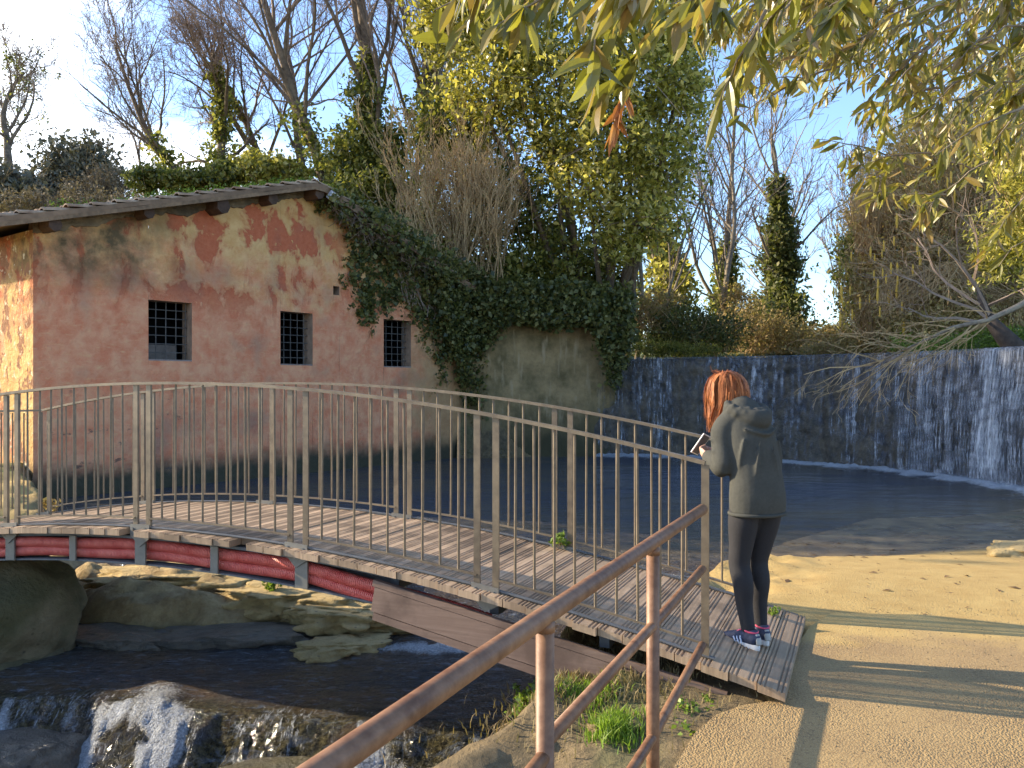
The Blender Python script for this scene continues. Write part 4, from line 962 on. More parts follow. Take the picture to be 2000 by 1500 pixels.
# trunks and scrub beyond the weir
TG = 'slender trees beyond the weir'
for i, (px, lean, H, r, iv, lab) in enumerate([(1245, (.18, 0, 1), 7.5, .09, 0, 'thin leaning stem just right of the evergreen'), (1285, (.10, 0, 1), 7, .07, 0, 'slim straight stem below the evergreen crown'), (1262, (.26, 0, 1), 6.8, .06, 0, 'crooked thin stem leaning most to the right'),
        (1225, (-.04, 0, 1), 6, .07, 300, 'short stem at the edge of the ivy wall')]):
    bare_tree(at(px, 690, 27 + i * .6), lean, H, r, 30 + i, lab, (6, 4, 3), ivy=iv, ivyz=3, group=TG, name='slender_tree', mt=BARK_G, up=.2, spread=.5)
for i, (px, Y_, lean, H, r, iv, iz, lab, kd, ml) in enumerate([(1325, 31, (.03, 0, 1), 10, .2, 8000, 6.4, 'ivy clad column of a trunk nearest the evergreen', (8, 5, 4), LV_OAK), (1405, 34, (.04, 0, 1), 10, .16, 3500, 3.8, 'bare forked tree with ivy at its foot in the middle of the gap', (11, 7, 5), LV_IVY),
        (1438, 33, (-.3, 0, 1), 7.5, .11, 600, 2.5, 'leaning bare tree crossing in the gap', (9, 6, 4), LV_IVY), (1495, 36, (-.02, 0, 1), 9.5, .2, 12000, 6.6, 'dark ivy covered tree standing alone at right of the gap', (11, 7, 4), LV_DARK),
        (1542, 35, (.02, 0, 1), 6.5, .15, 7000, 5.0, 'shorter ivy covered stem just right of the dark ivy tree', (9, 6, 4), LV_DARK),
        (1395, 30, (.35, 0, 1), 9.0, .12, 0, 0, 'high bare crown spreading to the right against blue sky', (10, 8, 6), LV_IVY)]):
    bare_tree(at(px, 690, Y_), lean, H, r, 40 + i if i < 4 else 39 + i + 20 * (i == 4), lab, kd, ivy=iv, ivyz=iz, group=TG, name='ivy_tree' if iv > 3000 else 'bare_tree', mt=BARK_G, up=.12, spread=.75, r0=.5, m_iv=ml, ivysize=.2, minr=.009)
bare_tree(at(1645, 690, 60), (0, 0, 1), 11, .2, 51, 'hazy bare tree farthest away in the gap', (14, 8, 6), group=TG, spread=.4, up=.35, minr=.018)
SG = 'scrub along the far bank above the weir'
bush('scrub', 'reddish dry scrub at left end of the weir', [blob(1250, 610, 27, 50, 40), blob(1290, 600, 28, 40, 40)], 2200, .13, LV_DRY, SG, 'bush', 180, th=.01)
bush('bramble', 'shaded rounded bramble heap above the weir behind her head', [blob(1340, 640, 27, 80, 45), blob(1400, 650, 27, 65, 42), blob(1300, 660, 27, 60, 30)], 11000, .10, LV_DARK, SG, 'bush', 160, clump=.12)
bush('scrub', 'olive tangled scrub in the middle above the weir', [blob(1470, 645, 29, 70, 50), blob(1440, 600, 30, 40, 50), blob(1530, 660, 29, 60, 35)], 8000, .10, LV_DRY, SG, 'bush', 260, clump=.14)
bush('scrub', 'pale yellowish scrub at the foot of the sky gap', [blob(1590, 665, 32, 60, 28), blob(1640, 660, 34, 40, 30)], 5000, .11, LV_DRY, SG, 'bush', 160)
bush('scrub', 'low tawny scrub on the rim under the dead branch', [blob(1680, 680, 25.5, 70, 22), blob(1760, 682, 25, 70, 20), blob(1620, 683, 26, 60, 16)], 7000, .09, LV_DRY, SG, 'bush', 200, clump=.12)
bush('grass_bank', 'green grassy bank just above the left of the weir', [blob(1250, 680, 25, 90, 16, 30), blob(1350, 684, 25, 80, 12, 30)], 4500, .11, LV_IVY, SG, 'grass', 0, aspect=.2, clump=.1)
# right bank
RG = 'trees on the right bank'
bush('ivy_bush', 'bright green ivy bush below the hanging catkins', [blob(1690, 560, 27, 50, 75), blob(1740, 560, 26, 60, 80), blob(1670, 500, 28, 35, 50), blob(1720, 640, 26, 60, 40)], 14000, .13, LV_IVY, RG, 'bush', 120, clump=.13)
hz = bush('hazel_tree', 'twiggy hazel with yellow catkins on the right bank', [blob(1830, 420, 23, 120, 130), blob(1900, 520, 22, 120, 110), blob(1790, 550, 23, 100, 90), blob(1930, 360, 22, 90, 130), blob(1860, 620, 21, 110, 50), blob(1760, 640, 22, 60, 50), blob(1700, 430, 24, 40, 70)], 14000, .10, LV_DRY, RG, 'tree', 1500, th=.009, clump=.2, shell=.2)
cat_m = simple('catkin_yellow', (.62, .38, .06), .8, .2, 30, 0); cm = MB(); cm.tube([(0, 0, 0), (.004, 0, -.06), (0, 0, -.16), (.005, 0, -.24)], [.008, .022, .022, .01], 5); first = None; R = random.Random(77)
for i in range(60):
    if i < 40: px, py = R.choice([(1705, 500), (1740, 530), (1700, 560), (1760, 600), (1730, 470), (1790, 500), (1650, 560), (1830, 480)]); px += R.gauss(0, 22); py += R.gauss(0, 25)
    else: px, py = R.gauss(1925, 45), R.gauss(290, 40)
    p = at(px, py, R.uniform(20.5, 22)) - hz.location
    if first is None: first = cm.build('catkin', cat_m, hz); o = first
    else: o = first.copy(); C.collection.objects.link(o); o.parent = hz
    o.location = p; s_ = R.uniform(.9, 1.7); o.scale = (s_, s_, s_)
bush('laurel_tree', 'leafy green tree along the right edge of the picture', [blob(1990, 330, 17, 60, 120), blob(1960, 480, 18, 60, 70), blob(2020, 180, 16, 90, 110), blob(1950, 250, 18, 40, 90), blob(2050, 450, 17, 70, 120)], 9000, .14, LV_OAK, RG, 'tree', 60, clump=.12, aspect=.35)
bush('tall_grass', 'sunlit yellow grass on the right bank behind the leaning trunk', [blob(1900, 668, 20, 60, 18, 30), blob(1800, 676, 20, 60, 14, 30), blob(1970, 660, 20, 40, 20, 30)], 3500, .12, LV_BRIGHT, RG, 'grass', 0, aspect=.2)
bush('bank_scrub', 'brown scrub filling the right bank behind the hazel', [blob(1740, 600, 30, 90, 90), blob(1700, 440, 31, 60, 70), blob(1790, 330, 31, 80, 110), blob(1880, 560, 30, 140, 120), blob(1850, 400, 31, 130, 140), blob(1740, 400, 30, 80, 110), blob(1840, 300, 30, 110, 110), blob(1930, 420, 29, 130, 150), blob(1960, 300, 30, 120, 160)], 42000, .15, leafmat('brown_scrub', [(.20, .16, .06), (.34, .25, .10), (.44, .32, .13), (.18, .17, .05)], .8, .3), RG, 'bush', 900, tm=TWIG_P, clump=.2, shell=.3)
bush('thicket', 'tall warm brown thicket rising behind the catkins to the right edge', [blob(1700, 560, 25, 60, 110), blob(1720, 430, 25, 60, 110), blob(1780, 360, 24.5, 70, 110), blob(1850, 300, 24, 80, 110), blob(1800, 500, 24, 90, 130), blob(1900, 430, 23.5, 100, 140), blob(1950, 300, 23, 90, 130), blob(1980, 540, 22, 80, 110), blob(1880, 590, 23, 100, 70)], 34000, .10, LV_DRY, RG, 'bush', 1300, tm=TWIG_P, clump=.16, shell=.25, th=.01)
lt = thing('leaning_trunk', 'dark thick tree trunk leaning left above the right end of the weir', 'tree', at(2010, 705, 16.8)); mb = MB()
L0 = lt.location; q = [at(2030, 725, 16.8), at(1992, 688, 16.9), at(1962, 658, 17.1), at(1938, 630, 17.3), at(1922, 600, 17.5), at(1912, 570, 17.8)]
mb.tube([p - L0 for p in q], [.24, .21, .18, .13, .09, .05], 9); mb.build('trunk', simple('dark_bark', (.06, .045, .035), .9, .4, 9, .7, .02), lt, smooth=True)
tw = MB(); R = random.Random(9)
for i in range(7): grow(MB(), tw, q[3 + i % 3] - L0, Vector((R.uniform(-1, .3), R.uniform(-.5, .5), R.uniform(.1, .8))), 2.2, .04, 2, R, .05, .7, 5, (4, 4, 4, 4), .2)
tw.build('twigs', TWIG, lt)
db = thing('dead_branch', 'bare dead branch with many twigs trailing down over the waterfall', 'branch', at(2010, 585, 15.4)); L0 = db.location; R = random.Random(15)
mb, tw = MB(), MB(); q = [at(2040, 570, 15.5), at(1985, 600, 15.4), at(1930, 625, 15.3), at(1860, 640, 15.2), at(1800, 668, 15.2), at(1750, 690, 15.3), at(1700, 715, 15.5)]
mb.tube([p - L0 for p in q], [.06, .055, .045, .035, .025, .018, .01], 6)
for i in range(26):
    j = R.randrange(1, 6); p = q[j].lerp(q[j + 1], R.random()) - L0
    grow(MB(), tw, p, Vector((R.uniform(-1.1, -.4), R.uniform(-.5, .3), R.uniform(-.75, .35))), R.uniform(.8, 1.7), .016, 2, R, -.05, .6, 5, (5, 5, 3, 3), .14, minr=.004)
mb.build('branch', BARK_G, db, smooth=True); tw.build('twigs', TWIG_P, db)
# unseen trees, added and shaped to throw shade over pool and beach
def shade_tree(label, x, y, H, crown):
    t = thing('added_shade_pine', label, 'tree', (x, y, 0), 0, 'unseen pines added to shade the pool'); mb = MB(); mb.tube([(0, 0, -.5), (.1, .1, H * .5), (0, 0, H)], [.35, .28, .2], 8); mb.build('trunk', BARK, t)
    leaves('crown', cloud(crown, 9000, G, .1, .3, 12), .42, LV_DARK, t, aspect=.6)
shade_tree('unseen tall pine added out of view to shade the pool', -24, 22, 13, [(0, -2.6, 13.5, 2.6, 3.4, 3.3), (0, .5, 15, 2.6, 2.6, 3.4), (0, -1.5, 15, 2.4, 3, 3)])
shade_tree('second unseen pine added farther back to shade the pool', -24, 25, 12, [(0, 0, 14, 2.6, 3.6, 4.6), (0, 3, 13, 2.6, 3, 4)])
# ------------------------------------------------------------------ overhanging branches, weeds, grass, person
def lance(mb, p, d, nrm, L, w, curl, R):
    d = d.normalized(); s_ = d.cross(nrm)
    if s_.length < 1e-4: s_ = d.cross(Vector((1, 0, 0)))
    s_.normalize(); nn_ = s_.cross(d); prof = [(0, .04), (.12, .45), (.32, .92), (.55, 1.), (.78, .62), (1., .02)]
    vs = []; q = p.copy(); dd = d.copy(); last = 0
    for t, k in prof:
        q = q + dd * L * (t - last); last = t; dd = (dd - nn_ * curl * .22 + Vector((0, 0, -.05))).normalized()
        h = w * k * .5; vs += [q - s_ * h + nn_ * h * .35, q, q + s_ * h + nn_ * h * .35]
    fs = []
    for i in range(5): a = i * 3; fs += [(a, a + 1, a + 4, a + 3), (a + 1, a + 2, a + 5, a + 4)]
    mb.add(vs, fs)
ov = thing('overhanging_tree', 'leafy branches with long olive leaves hanging into the top right of the picture', 'tree', (5.2, 3.2, -.1)); OL = ov.location
R = random.Random(31); lv = MB(); br = MB(); red = MB()
def spray(p0, p1, L, w, nl, droop=.6, thick=.006, sub=0, mbx=None):
    p0 = Vector(p0); p1 = Vector(p1); seg = 7; pts = []
    for i in range(seg + 1):
        t = i / seg; pts.append(p0.lerp(p1, t) + Vector((0, 0, math.sin(t * math.pi) * .06 * (p1 - p0).length)) + Vector((R.gauss(0, .01), R.gauss(0, .01), R.gauss(0, .01))) * (p1 - p0).length)
    br.tube([q - OL for q in pts], [thick * (1 - .75 * i / seg) for i in range(seg + 1)], 5, cap=False)
    ax = (p1 - p0).normalized()
    for i in range(nl):
        t = .15 + .85 * (i + R.random() * .6) / nl; t = min(t, 1); k = min(seg - 1, int(t * seg)); q = pts[k].lerp(pts[k + 1], t * seg - k)
        d = (ax * R.uniform(.3, .9) + Vector((R.gauss(0, .55), R.gauss(0, .55), R.gauss(-droop, .3)))); nrm = Vector((R.gauss(0, .7), R.gauss(-.3, .7), R.uniform(-.2, 1)))
        (mbx or lv).lance if False else lance(mbx or lv, q - OL, d, nrm, L * R.uniform(.65, 1.15), w * R.uniform(.8, 1.15), R.uniform(-.4, 1.), R)
    for j in range(sub):
        k = R.randrange(1, seg); q = pts[k]; e_ = q + (ax * .6 + Vector((R.gauss(0, .4), R.gauss(0, .4), R.gauss(-.35, .35)))) * (p1 - p0).length * R.uniform(.25, .5)
        spray(q, e_, L, w, max(4, nl // 2), droop, thick * .55, 0, mbx)
# near sprays (about an arm's length above the camera)
near = [((1180, -60, 1.7), (960, 60, 1.75), 16), ((1080, -80, 1.7), (850, 20, 1.8), 13), ((1320, -60, 1.6), (1140, 90, 1.65), 16), ((1400, -40, 1.7), (1230, 120, 1.75), 15), ((1290, -70, 1.5), (1180, -5, 1.5), 9), ((1500, 20, 2.0), (1400, 210, 2.05), 14), ((1430, -30, 1.9), (1330, 60, 2.), 12), ((1580, -40, 2.0), (1450, 110, 2.1), 14), ((1720, -40, 2.2), (1560, 60, 2.3), 14),
        ((1240, -40, 2.2), (1010, 20, 2.3), 14), ((1480, -30, 2.3), (1290, 20, 2.4), 14)]
for (a, b_, c), (d, e, f), nl in near: spray(at(a, b_, c), at(d, e, f), .105, .026, nl, .75, .005, 1)
# mid and farther sprays
for i in range(270):
    px = R.uniform(1380, 2050); Yd = R.uniform(3.2, 7.6)
    lim = 150 + 230 * ((px - 1380) / 640) ** 1.1 if px < 1720 or px > 1500 else 200
    py = R.uniform(-80, lim)
    if 1530 < px < 1660 and py > 200 : continue
    a = at(px + R.uniform(60, 190), py - R.uniform(50, 140), Yd); b_ = at(px, py, Yd + R.uniform(-.3, .3)); spray(a, b_, .10, .024, 14, .5, .006, 1)
for (a, b_, c), (d, e, f) in [((1800, 330, 4.6), (1590, 275, 4.6)), ((1850, 380, 4.6), (1680, 400, 4.6)), ((1820, 300, 4.4), (1660, 330, 4.4)), ((1900, 330, 4.8), (1730, 300, 4.8)), ((1880, 420, 4.8), (1700, 345, 4.8)), ((1640, 130, 3.8), (1420, 240, 3.8)), ((1600, 60, 3.6), (1440, 170, 3.7)), ((1960, 300, 4.2), (1800, 420, 4.2)), ((2050, 330, 4.2), (1930, 480, 4.2)), ((2060, 420, 4.5), (1950, 520, 4.5))]:
    spray(at(a, b_, c), at(d, e, f), .12, .027, 12, .45, .006, 2)
for (a, b_, c), (d, e, f) in [((1230, 150, 1.9), (1205, 240, 1.9)), ((1225, 170, 1.9), (1195, 262, 1.9))]: spray(at(a, b_, c), at(d, e, f), .07, .014, 9, 1.2, .003, 0, red)
for i in range(95):
    px = R.uniform(860, 1750); py = R.uniform(-120, 20 + 60 * (px > 1300)); Yd = R.uniform(2.4, 4.5); spray(at(px + R.uniform(60, 160), py - R.uniform(60, 120), Yd), at(px, py, Yd), .11, .026, 9, .5, .005, 0)
lv.build('foliage', LV_OLIVE, ov); red.build('dry_leaves', leafmat('rust_leaf', [(.25, .09, .03), (.36, .15, .05), (.45, .22, .09)], .6, .3), ov)
# limbs feeding the sprays, and the trunk to the right of the picture
for q in [[(5.2, 3.2, 3.0), (3.9, 3.9, 3.9), (2.6, 4.2, 4.1), (1.4, 4.2, 3.8)], [(5.2, 3.2, 2.6), (4.2, 3.6, 3.1), (3.0, 4.4, 3.2)], [(5.2, 3.2, 3.4), (3.4, 2.6, 3.6), (1.6, 2.2, 3.0), (.4, 1.9, 2.6)], [(5.2, 3.2, 3.6), (4.4, 4.4, 4.4), (3.2, 5.2, 4.6)]]:
    br.tube([Vector(x) - OL for x in q], [.09 * (1 - .24 * i) for i in range(len(q))], 7)
br.build('branches', BARK_G, ov)
mb = MB(); mb.tube([(0, 0, -.5), (.05, 0, 1.5), (0, 0, 3.0), (-.1, 0, 4.6)], [.22, .18, .15, .09], 10); mb.build('trunk', BARK, ov, smooth=True)

# grass and weeds on the near bank
def tuft(name, label, c, rx, ry, n, h, m, group=None, kind=None, cat='grass'):
    g = G; P = np.stack([g.normal(c[0], rx, n), g.normal(c[1], ry, n)], 1); z = height(P[:, 0], P[:, 1]) - .01; z = np.maximum(z, c[2] - .1)
    a = g.uniform(0, 2 * math.pi, n); lean = g.normal(0, .35, (n, 2)); hh = h * g.uniform(.5, 1.2, n); w = .0035 * g.uniform(.7, 1.5, n)
    B0 = np.stack([P[:, 0], P[:, 1], z], 1); S = np.stack([np.cos(a), np.sin(a), a * 0], 1) * w[:, None]
    M1 = B0 + np.stack([lean[:, 0] * hh * .3, lean[:, 1] * hh * .3, hh * .6], 1); T = B0 + np.stack([lean[:, 0] * hh, lean[:, 1] * hh, hh], 1)
    V = np.stack([B0 - S, B0 + S, M1 + S * .8, T, M1 - S * .8], 1).reshape(-1, 3) - np.array(c)
    i = np.arange(n) * 5; Fq = np.concatenate([np.stack([i, i + 1, i + 2, i + 4], 1), np.stack([i + 4, i + 2, i + 3, i + 3], 1)])
    fs = [tuple(r) for r in np.stack([i, i + 1, i + 2, i + 4], 1)] + [tuple(r) for r in np.stack([i + 4, i + 2, i + 3], 1)]
    me = bpy.data.meshes.new(name); me.from_pydata(V.tolist(), [], fs); me.materials.append(m); o = link(bpy.data.objects.new(name, me)); o.location = c; return tag(o, label, cat, group, kind)
GRASS = leafmat('grass_blade', [(.10, .17, .02), (.18, .27, .03), (.28, .36, .06)], .6, .4)
tuft('grass_tuft', 'bright green grass tuft between the brown handrail posts', (.50, 4.15, -.30), .065, .06, 900, .075, GRASS)
tuft('grass_tuft', 'thin grass among stones below the middle rail', (.40, 4.5, -.45), .07, .07, 900, .06, GRASS)
DRYG = leafmat('dry_grass', [(.20, .15, .07), (.28, .21, .10), (.16, .13, .05)], .8, .2)
tuft('grass_tuft', 'dry brown grass on the bank under the bridge end', (.45, 4.75, -.38), .26, .3, 3200, .06, DRYG)
def weed(label, c, blobs, n, size, m, twig=10, name='weed', cat='plant', **kw): 
    return bush(name, label, [(c[0] + x, c[1] + y, c[2] + z, a, b_, d) for x, y, z, a, b_, d in blobs], n, size, m, None, cat, twig, base=c, th=.003, tm=TWIG_P, clump=kw.pop('clump', .05), **kw)
weed('clover like weeds along the path edge under the bridge end', (.92, 4.32, -.22), [(0, 0, .04, .13, .12, .07), (-.13, -.18, -.02, .12, .14, .08), (.1, .1, .05, .1, .1, .06)], 1500, .024, LV_BRIGHT, 20, aspect=.8, up=1.)
weed('small green weeds on the bank beneath the brown beam', (.62, 4.85, -.35), [(0, 0, .05, .12, .08, .05)], 420, .026, LV_BRIGHT, 8, aspect=.8, up=1.)
weed('straggly leafy creeper hanging from the bank into the stream', (.12, 4.72, -.55), [(-.05, 0, .2, .07, .08, .12), (-.1, 0, -.02, .1, .08, .14), (0, -.1, .05, .06, .06, .2)], 420, .034, LV_BRIGHT, 26, aspect=.7)
weed('low clover patch on the bank left of the tallest grass', (.28, 4.15, -.38), [(0, 0, .03, .12, .12, .04), (.05, .25, .02, .1, .1, .04)], 700, .022, LV_BRIGHT, 8, aspect=.8, up=1.)
weed('leafy trailing weed on the bank edge above the water', (.12, 5.05, -.5), [(0, 0, .12, .1, .12, .1), (-.04, .2, .02, .08, .1, .1), (-.05, -.25, .05, .08, .1, .12)], 620, .032, LV_BRIGHT, 20, aspect=.7)
weed('little weed sprouting at the foot of a far railing post', tuple(bp(1.30, WID - .03, 0)), [(0, 0, .07, .06, .05, .07)], 170, .03, LV_BRIGHT, 5, aspect=.7, up=.6)
weed('small green plant growing on the sunlit tan rocks', (-2.3, 8.05, -.42), [(0, 0, .05, .09, .07, .09), (.16, .3, .1, .08, .05, .04)], 240, .04, LV_BRIGHT, 6, aspect=.7, up=.6)
weed('dry weeds at the foot of a railing post by the house corner', tuple(bp(6.85, WID + .12, -.2)), [(0, 0, .18, .12, .1, .2)], 260, .05, LV_DRY, 24)
weed('sunlit shrub at the foot of the yellow side wall', (-8.9, 13.9, .1), [(0, 0, .25, .3, .3, .35), (-.5, .2, .3, .3, .3, .4)], 900, .09, LV_BRIGHT, 20)
weed('yellow weed behind her shoes at the deck edge', tuple(bp(-.25, WID - .15, -.03)), [(0, 0, .04, .05, .05, .05)], 130, .022, LV_BRIGHT, 4, aspect=.7)
# litter on sand
P = np.stack([G.uniform(1.9, 7, 110), G.uniform(6.2, 10.5, 110)], 1); z = height(P[:, 0], P[:, 1]) + .008
V, Fq = leaf_quads(np.concatenate([P, z[:, None]], 1), .07, G, .5, 6.); o = np_mesh('leaf_litter', V, Fq, DRYG and leafmat('litter', [(.08, .045, .02), (.16, .09, .04)], .9, 0.)); tag(o, 'scattered dead leaves on the sand', 'leaf litter', kind='stuff')
# fallen twigs at the bank foot
t = thing('dead_twigs', 'thin grey dead twigs arching from the bank over the water', 'twigs', (.1, 4.8, -.5)); mb = MB(); R = random.Random(5)
for i in range(16):
    p = Vector((R.gauss(0, .06), R.gauss(0, .1), R.uniform(-.25, .1))); mb.tube([p, p + Vector((-.09, R.gauss(0, .05), .05)), p + Vector((-.18, R.gauss(0, .07), -.02)), p + Vector((-.24, 0, -.12))], [.003, .0025, .002, .001], 3)
mb.build('twig', TWIG_P, t)
# ------------------------------------------------------------------ person (local: x right, y forward, z up)
PX, PY = 1.430, 4.95; PZ = -.005
person = thing('person', 'woman in dark grey hoodie and black leggings leaning on the rail looking at her phone', 'person', (PX, PY, PZ), math.radians(26))
def catmull(P, n=6):
    P = [Vector(p) for p in P]; out = []
    for i in range(len(P) - 1):
        a = P[max(i - 1, 0)]; b = P[i]; c = P[i + 1]; d = P[min(i + 2, len(P) - 1)]
        for k in range(n):
            t = k / n; out.append(.5 * ((2 * b) + (-a + c) * t + (2 * a - 5 * b + 4 * c - d) * t * t + (-a + 3 * b - 3 * c + d) * t ** 3))
    out.append(P[-1]); return out
def loft(mb, rows, n=20, sub=5, side=Vector((1, 0, 0))):
    """rows = [(centre, half width along side, half depth)]; ends closed with small domes"""
    C_ = catmull([r[0] for r in rows], sub); A_ = catmull([(r[1], r[2], 0) for r in rows], sub); vs = []; fs = []
    for i, c in enumerate(C_):
        t = (C_[min(i + 1, len(C_) - 1)] - C_[max(i - 1, 0)]).normalized(); a = (side - t * side.dot(t)).normalized(); b = t.cross(a)
        for k in range(n): an = 2 * math.pi * k / n; vs.append(c + a * math.cos(an) * A_[i].x + b * math.sin(an) * A_[i].y)
    for i in range(len(C_) - 1):
        for k in range(n): fs.append((i * n + k, i * n + (k + 1) % n, (i + 1) * n + (k + 1) % n, (i + 1) * n + k))
    fs.append(tuple(range(n - 1, -1, -1))); fs.append(tuple((len(C_) - 1) * n + k for k in range(n))); mb.add(vs, fs)
def remesh(o, vox, sm=4, disp=None):
    m = o.modifiers.new('r', 'REMESH'); m.mode = 'VOXEL'; m.voxel_size = vox; m.use_smooth_shade = True
    s = o.modifiers.new('s', 'SMOOTH'); s.iterations = sm; s.factor = .5; return o
SKIN = simple('skin', (.55, .33, .24), .5, .08, 30, 0)
HOOD = simple('hoodie_cloth', (.066, .066, .058), .95, .12, 60, .3, .003, spec=.15)
LEG = simple('leggings_cloth', (.026, .025, .028), .8, .12, 60, .15, .002, spec=.3)
# skeleton
hipL, kneeL, ankL = Vector((-.085, 0, .86)), Vector((-.095, .035, .47)), Vector((-.075, -.015, .085))
hipR, kneeR, ankR = Vector((.085, -.01, .86)), Vector((.055, .05, .47)), Vector((.060, .03, .085))
shL, elL, wrL = Vector((-.140, .125, 1.315)), Vector((-.185, .09, 1.05)), Vector((-.115, .30, 1.085))
shR, elR, wrR = Vector((.140, .125, 1.315)), Vector((.165, .15, 1.05)), Vector((.03, .34, 1.085))
neck = Vector((0, .185, 1.395)); headc = Vector((.0, .262, 1.462))
def leg(mb, h, k, a, e=0):
    h = h - Vector((0, 0, .03))
    loft(mb, [(h + Vector((0, 0, .02)), .070 + e, .088 + e), (h.lerp(k, .3), .078 + e, .085 + e), (h.lerp(k, .7), .062 + e, .066 + e), (k, .054 + e, .058 + e), (k.lerp(a, .28) + Vector((0, -.012, 0)), .052 + e, .058 + e), (k.lerp(a, .6), .042 + e, .044 + e), (a + Vector((0, 0, .03)), .033 + e, .037 + e), (a, .032 + e, .037 + e)])
def torso(mb, e=0, hem=.0):
    loft(mb, [(Vector((0, -.01, .80)), .135 + e, .105 + e), (Vector((0, -.01, .88)), .155 + e, .115 + e), (Vector((0, .0, 1.0)), .140 + e, .100 + e), (Vector((0, .025, 1.12)), .14 + e, .10 + e), (Vector((0, .065, 1.23)), .142 + e, .10 + e), (Vector((0, .11, 1.315)), .138 + e, .088 + e), (Vector((0, .15, 1.36)), .09 + e * .6, .065 + e * .5), (Vector((0, .17, 1.395)), .055 + e * .3, .055 + e * .3)])
b = MB(); leg(b, hipL, kneeL, ankL); leg(b, hipR, kneeR, ankR); torso(b, -.012)
loft(b, [(neck - Vector((0, .03, .06)), .05, .05), (neck, .048, .05), (neck.lerp(headc, .5), .05, .055)], 14, 3)
hd = (headc - neck).normalized(); FWD = Vector((-.12, .90, -.42)).normalized(); UPH = Vector((-.02, .42, .90)).normalized(); UPH = (UPH - FWD * UPH.dot(FWD)).normalized(); SDH = FWD.cross(UPH)
def H(x, y, z): return headc + SDH * x + FWD * y + UPH * z
loft(b, [(H(0, -.005, .118), .02, .02), (H(0, -.005, .105), .05, .06), (H(0, -.003, .06), .073, .092), (H(0, 0, .0), .074, .094), (H(0, .012, -.05), .064, .082), (H(0, .03, -.09), .042, .055), (H(0, .045, -.112), .022, .025)], 20, 4, side=SDH)
# face: nose, brow, lips, ears
loft(b, [(H(0, .088, .02), .008, .008), (H(0, .108, -.018), .012, .012), (H(0, .115, -.032), .013, .011), (H(0, .100, -.042), .010, .008)], 10, 3, side=SDH)
for sx in (-1, 1):
    loft(b, [(H(.036 * sx, .082, .028), .014, .008), (H(.018 * sx, .088, .026), .012, .008)], 8, 2)
    loft(b, [(H(.074 * sx, -.01, .022), .006, .014), (H(.080 * sx, -.012, 0), .008, .018), (H(.074 * sx, -.006, -.028), .006, .01)], 8, 3)
loft(b, [(H(-.022, .088, -.06), .006, .005), (H(0, .096, -.06), .010, .008), (H(.022, .088, -.06), .006, .005)], 8, 3, side=Vector((0, 0, 1)))
def arm(mb, s, e_, w, e=0):
    loft(mb, [(s + Vector((0, 0, -.02)), .042 + e, .042 + e), (s.lerp(e_, .4), .040 + e, .042 + e), (e_, .038 + e, .040 + e), (e_.lerp(w, .35), .038 + e, .038 + e), (w, .024 + e * .8, .028 + e * .8)], 16, 4)
arm(b, shL, elL, wrL); arm(b, shR, elR, wrR)
def hand(mb, w, d, pn, thumb):
    d = d.normalized(); pn = (pn - d * pn.dot(d)).normalized(); s_ = d.cross(pn)
    loft(mb, [(w - d * .01, .025, .017), (w + d * .03, .034, .016), (w + d * .065, .040, .014), (w + d * .088, .037, .012)], 12, 3, side=s_)
    for i, (off, ln) in enumerate(((-.029, .066), (-.010, .074), (.010, .070), (.028, .054))):
        p = w + d * .086 + s_ * off; q1 = p + (d * .8 + pn * .35).normalized() * ln * .42; q2 = q1 + (d * .25 + pn * .9).normalized() * ln * .34; q3 = q2 + (-d * .15 + pn * .8).normalized() * ln * .26
        mb.tube([p, q1, q2, q3], [.0092, .0088, .0082, .0068], 8)
    p = w + d * .025 + s_ * thumb * .03; mb.tube([p, p + (s_ * thumb * .6 + d * .7 + pn * .3).normalized() * .034, p + (s_ * thumb * .45 + d * .9 + pn * .5).normalized() * .064], [.012, .0105, .008], 8)
dl = Vector((.25, .85, .12)); dr = Vector((-.45, .75, .12))
hand(b, wrL, dl, Vector((.9, -.2, .35)), 1); hand(b, wrR, dr, Vector((-.8, -.3, .35)), -1)
remesh(b.build('body', SKIN, person, smooth=True), .0075, 2)
lg = MB(); leg(lg, hipL, kneeL, ankL, .006); leg(lg, hipR, kneeR, ankR, .006)
loft(lg, [(Vector((0, -.01, .80)), .138, .108), (Vector((0, -.01, .86)), .145, .108), (Vector((0, -.0, .90)), .12, .09)])
remesh(lg.build('leggings', LEG, person, smooth=True), .010, 5)
# hoodie: loose body, sleeves, hood roll, cuffs, hem
h = MB()
loft(h, [(Vector((0, -.01, .775)), .172, .136), (Vector((0, -.012, .86)), .176, .142), (Vector((0, .0, .98)), .164, .132), (Vector((0, .022, 1.10)), .160, .126), (Vector((0, .05, 1.21)), .160, .122), (Vector((0, .09, 1.30)), .150, .112), (Vector((0, .12, 1.355)), .122, .10), (Vector((0, .15, 1.395)), .09, .085), (Vector((0, .165, 1.42)), .07, .075)], 28, 6)
for s_, e_, w_ in ((shL, elL, wrL), (shR, elR, wrR)):
    loft(h, [(s_ + (Vector((.04, -.03, .0)) if s_.x < 0 else Vector((-.04, -.03, 0))), .066, .072), (s_.lerp(e_, .25), .064, .070), (s_.lerp(e_, .6), .058, .066), (e_ + Vector((0, -.012, -.01)), .054, .062), (e_.lerp(w_, .4), .052, .055), (e_.lerp(w_, .75), .050, .050), (w_ , .036, .038)], 18, 5)
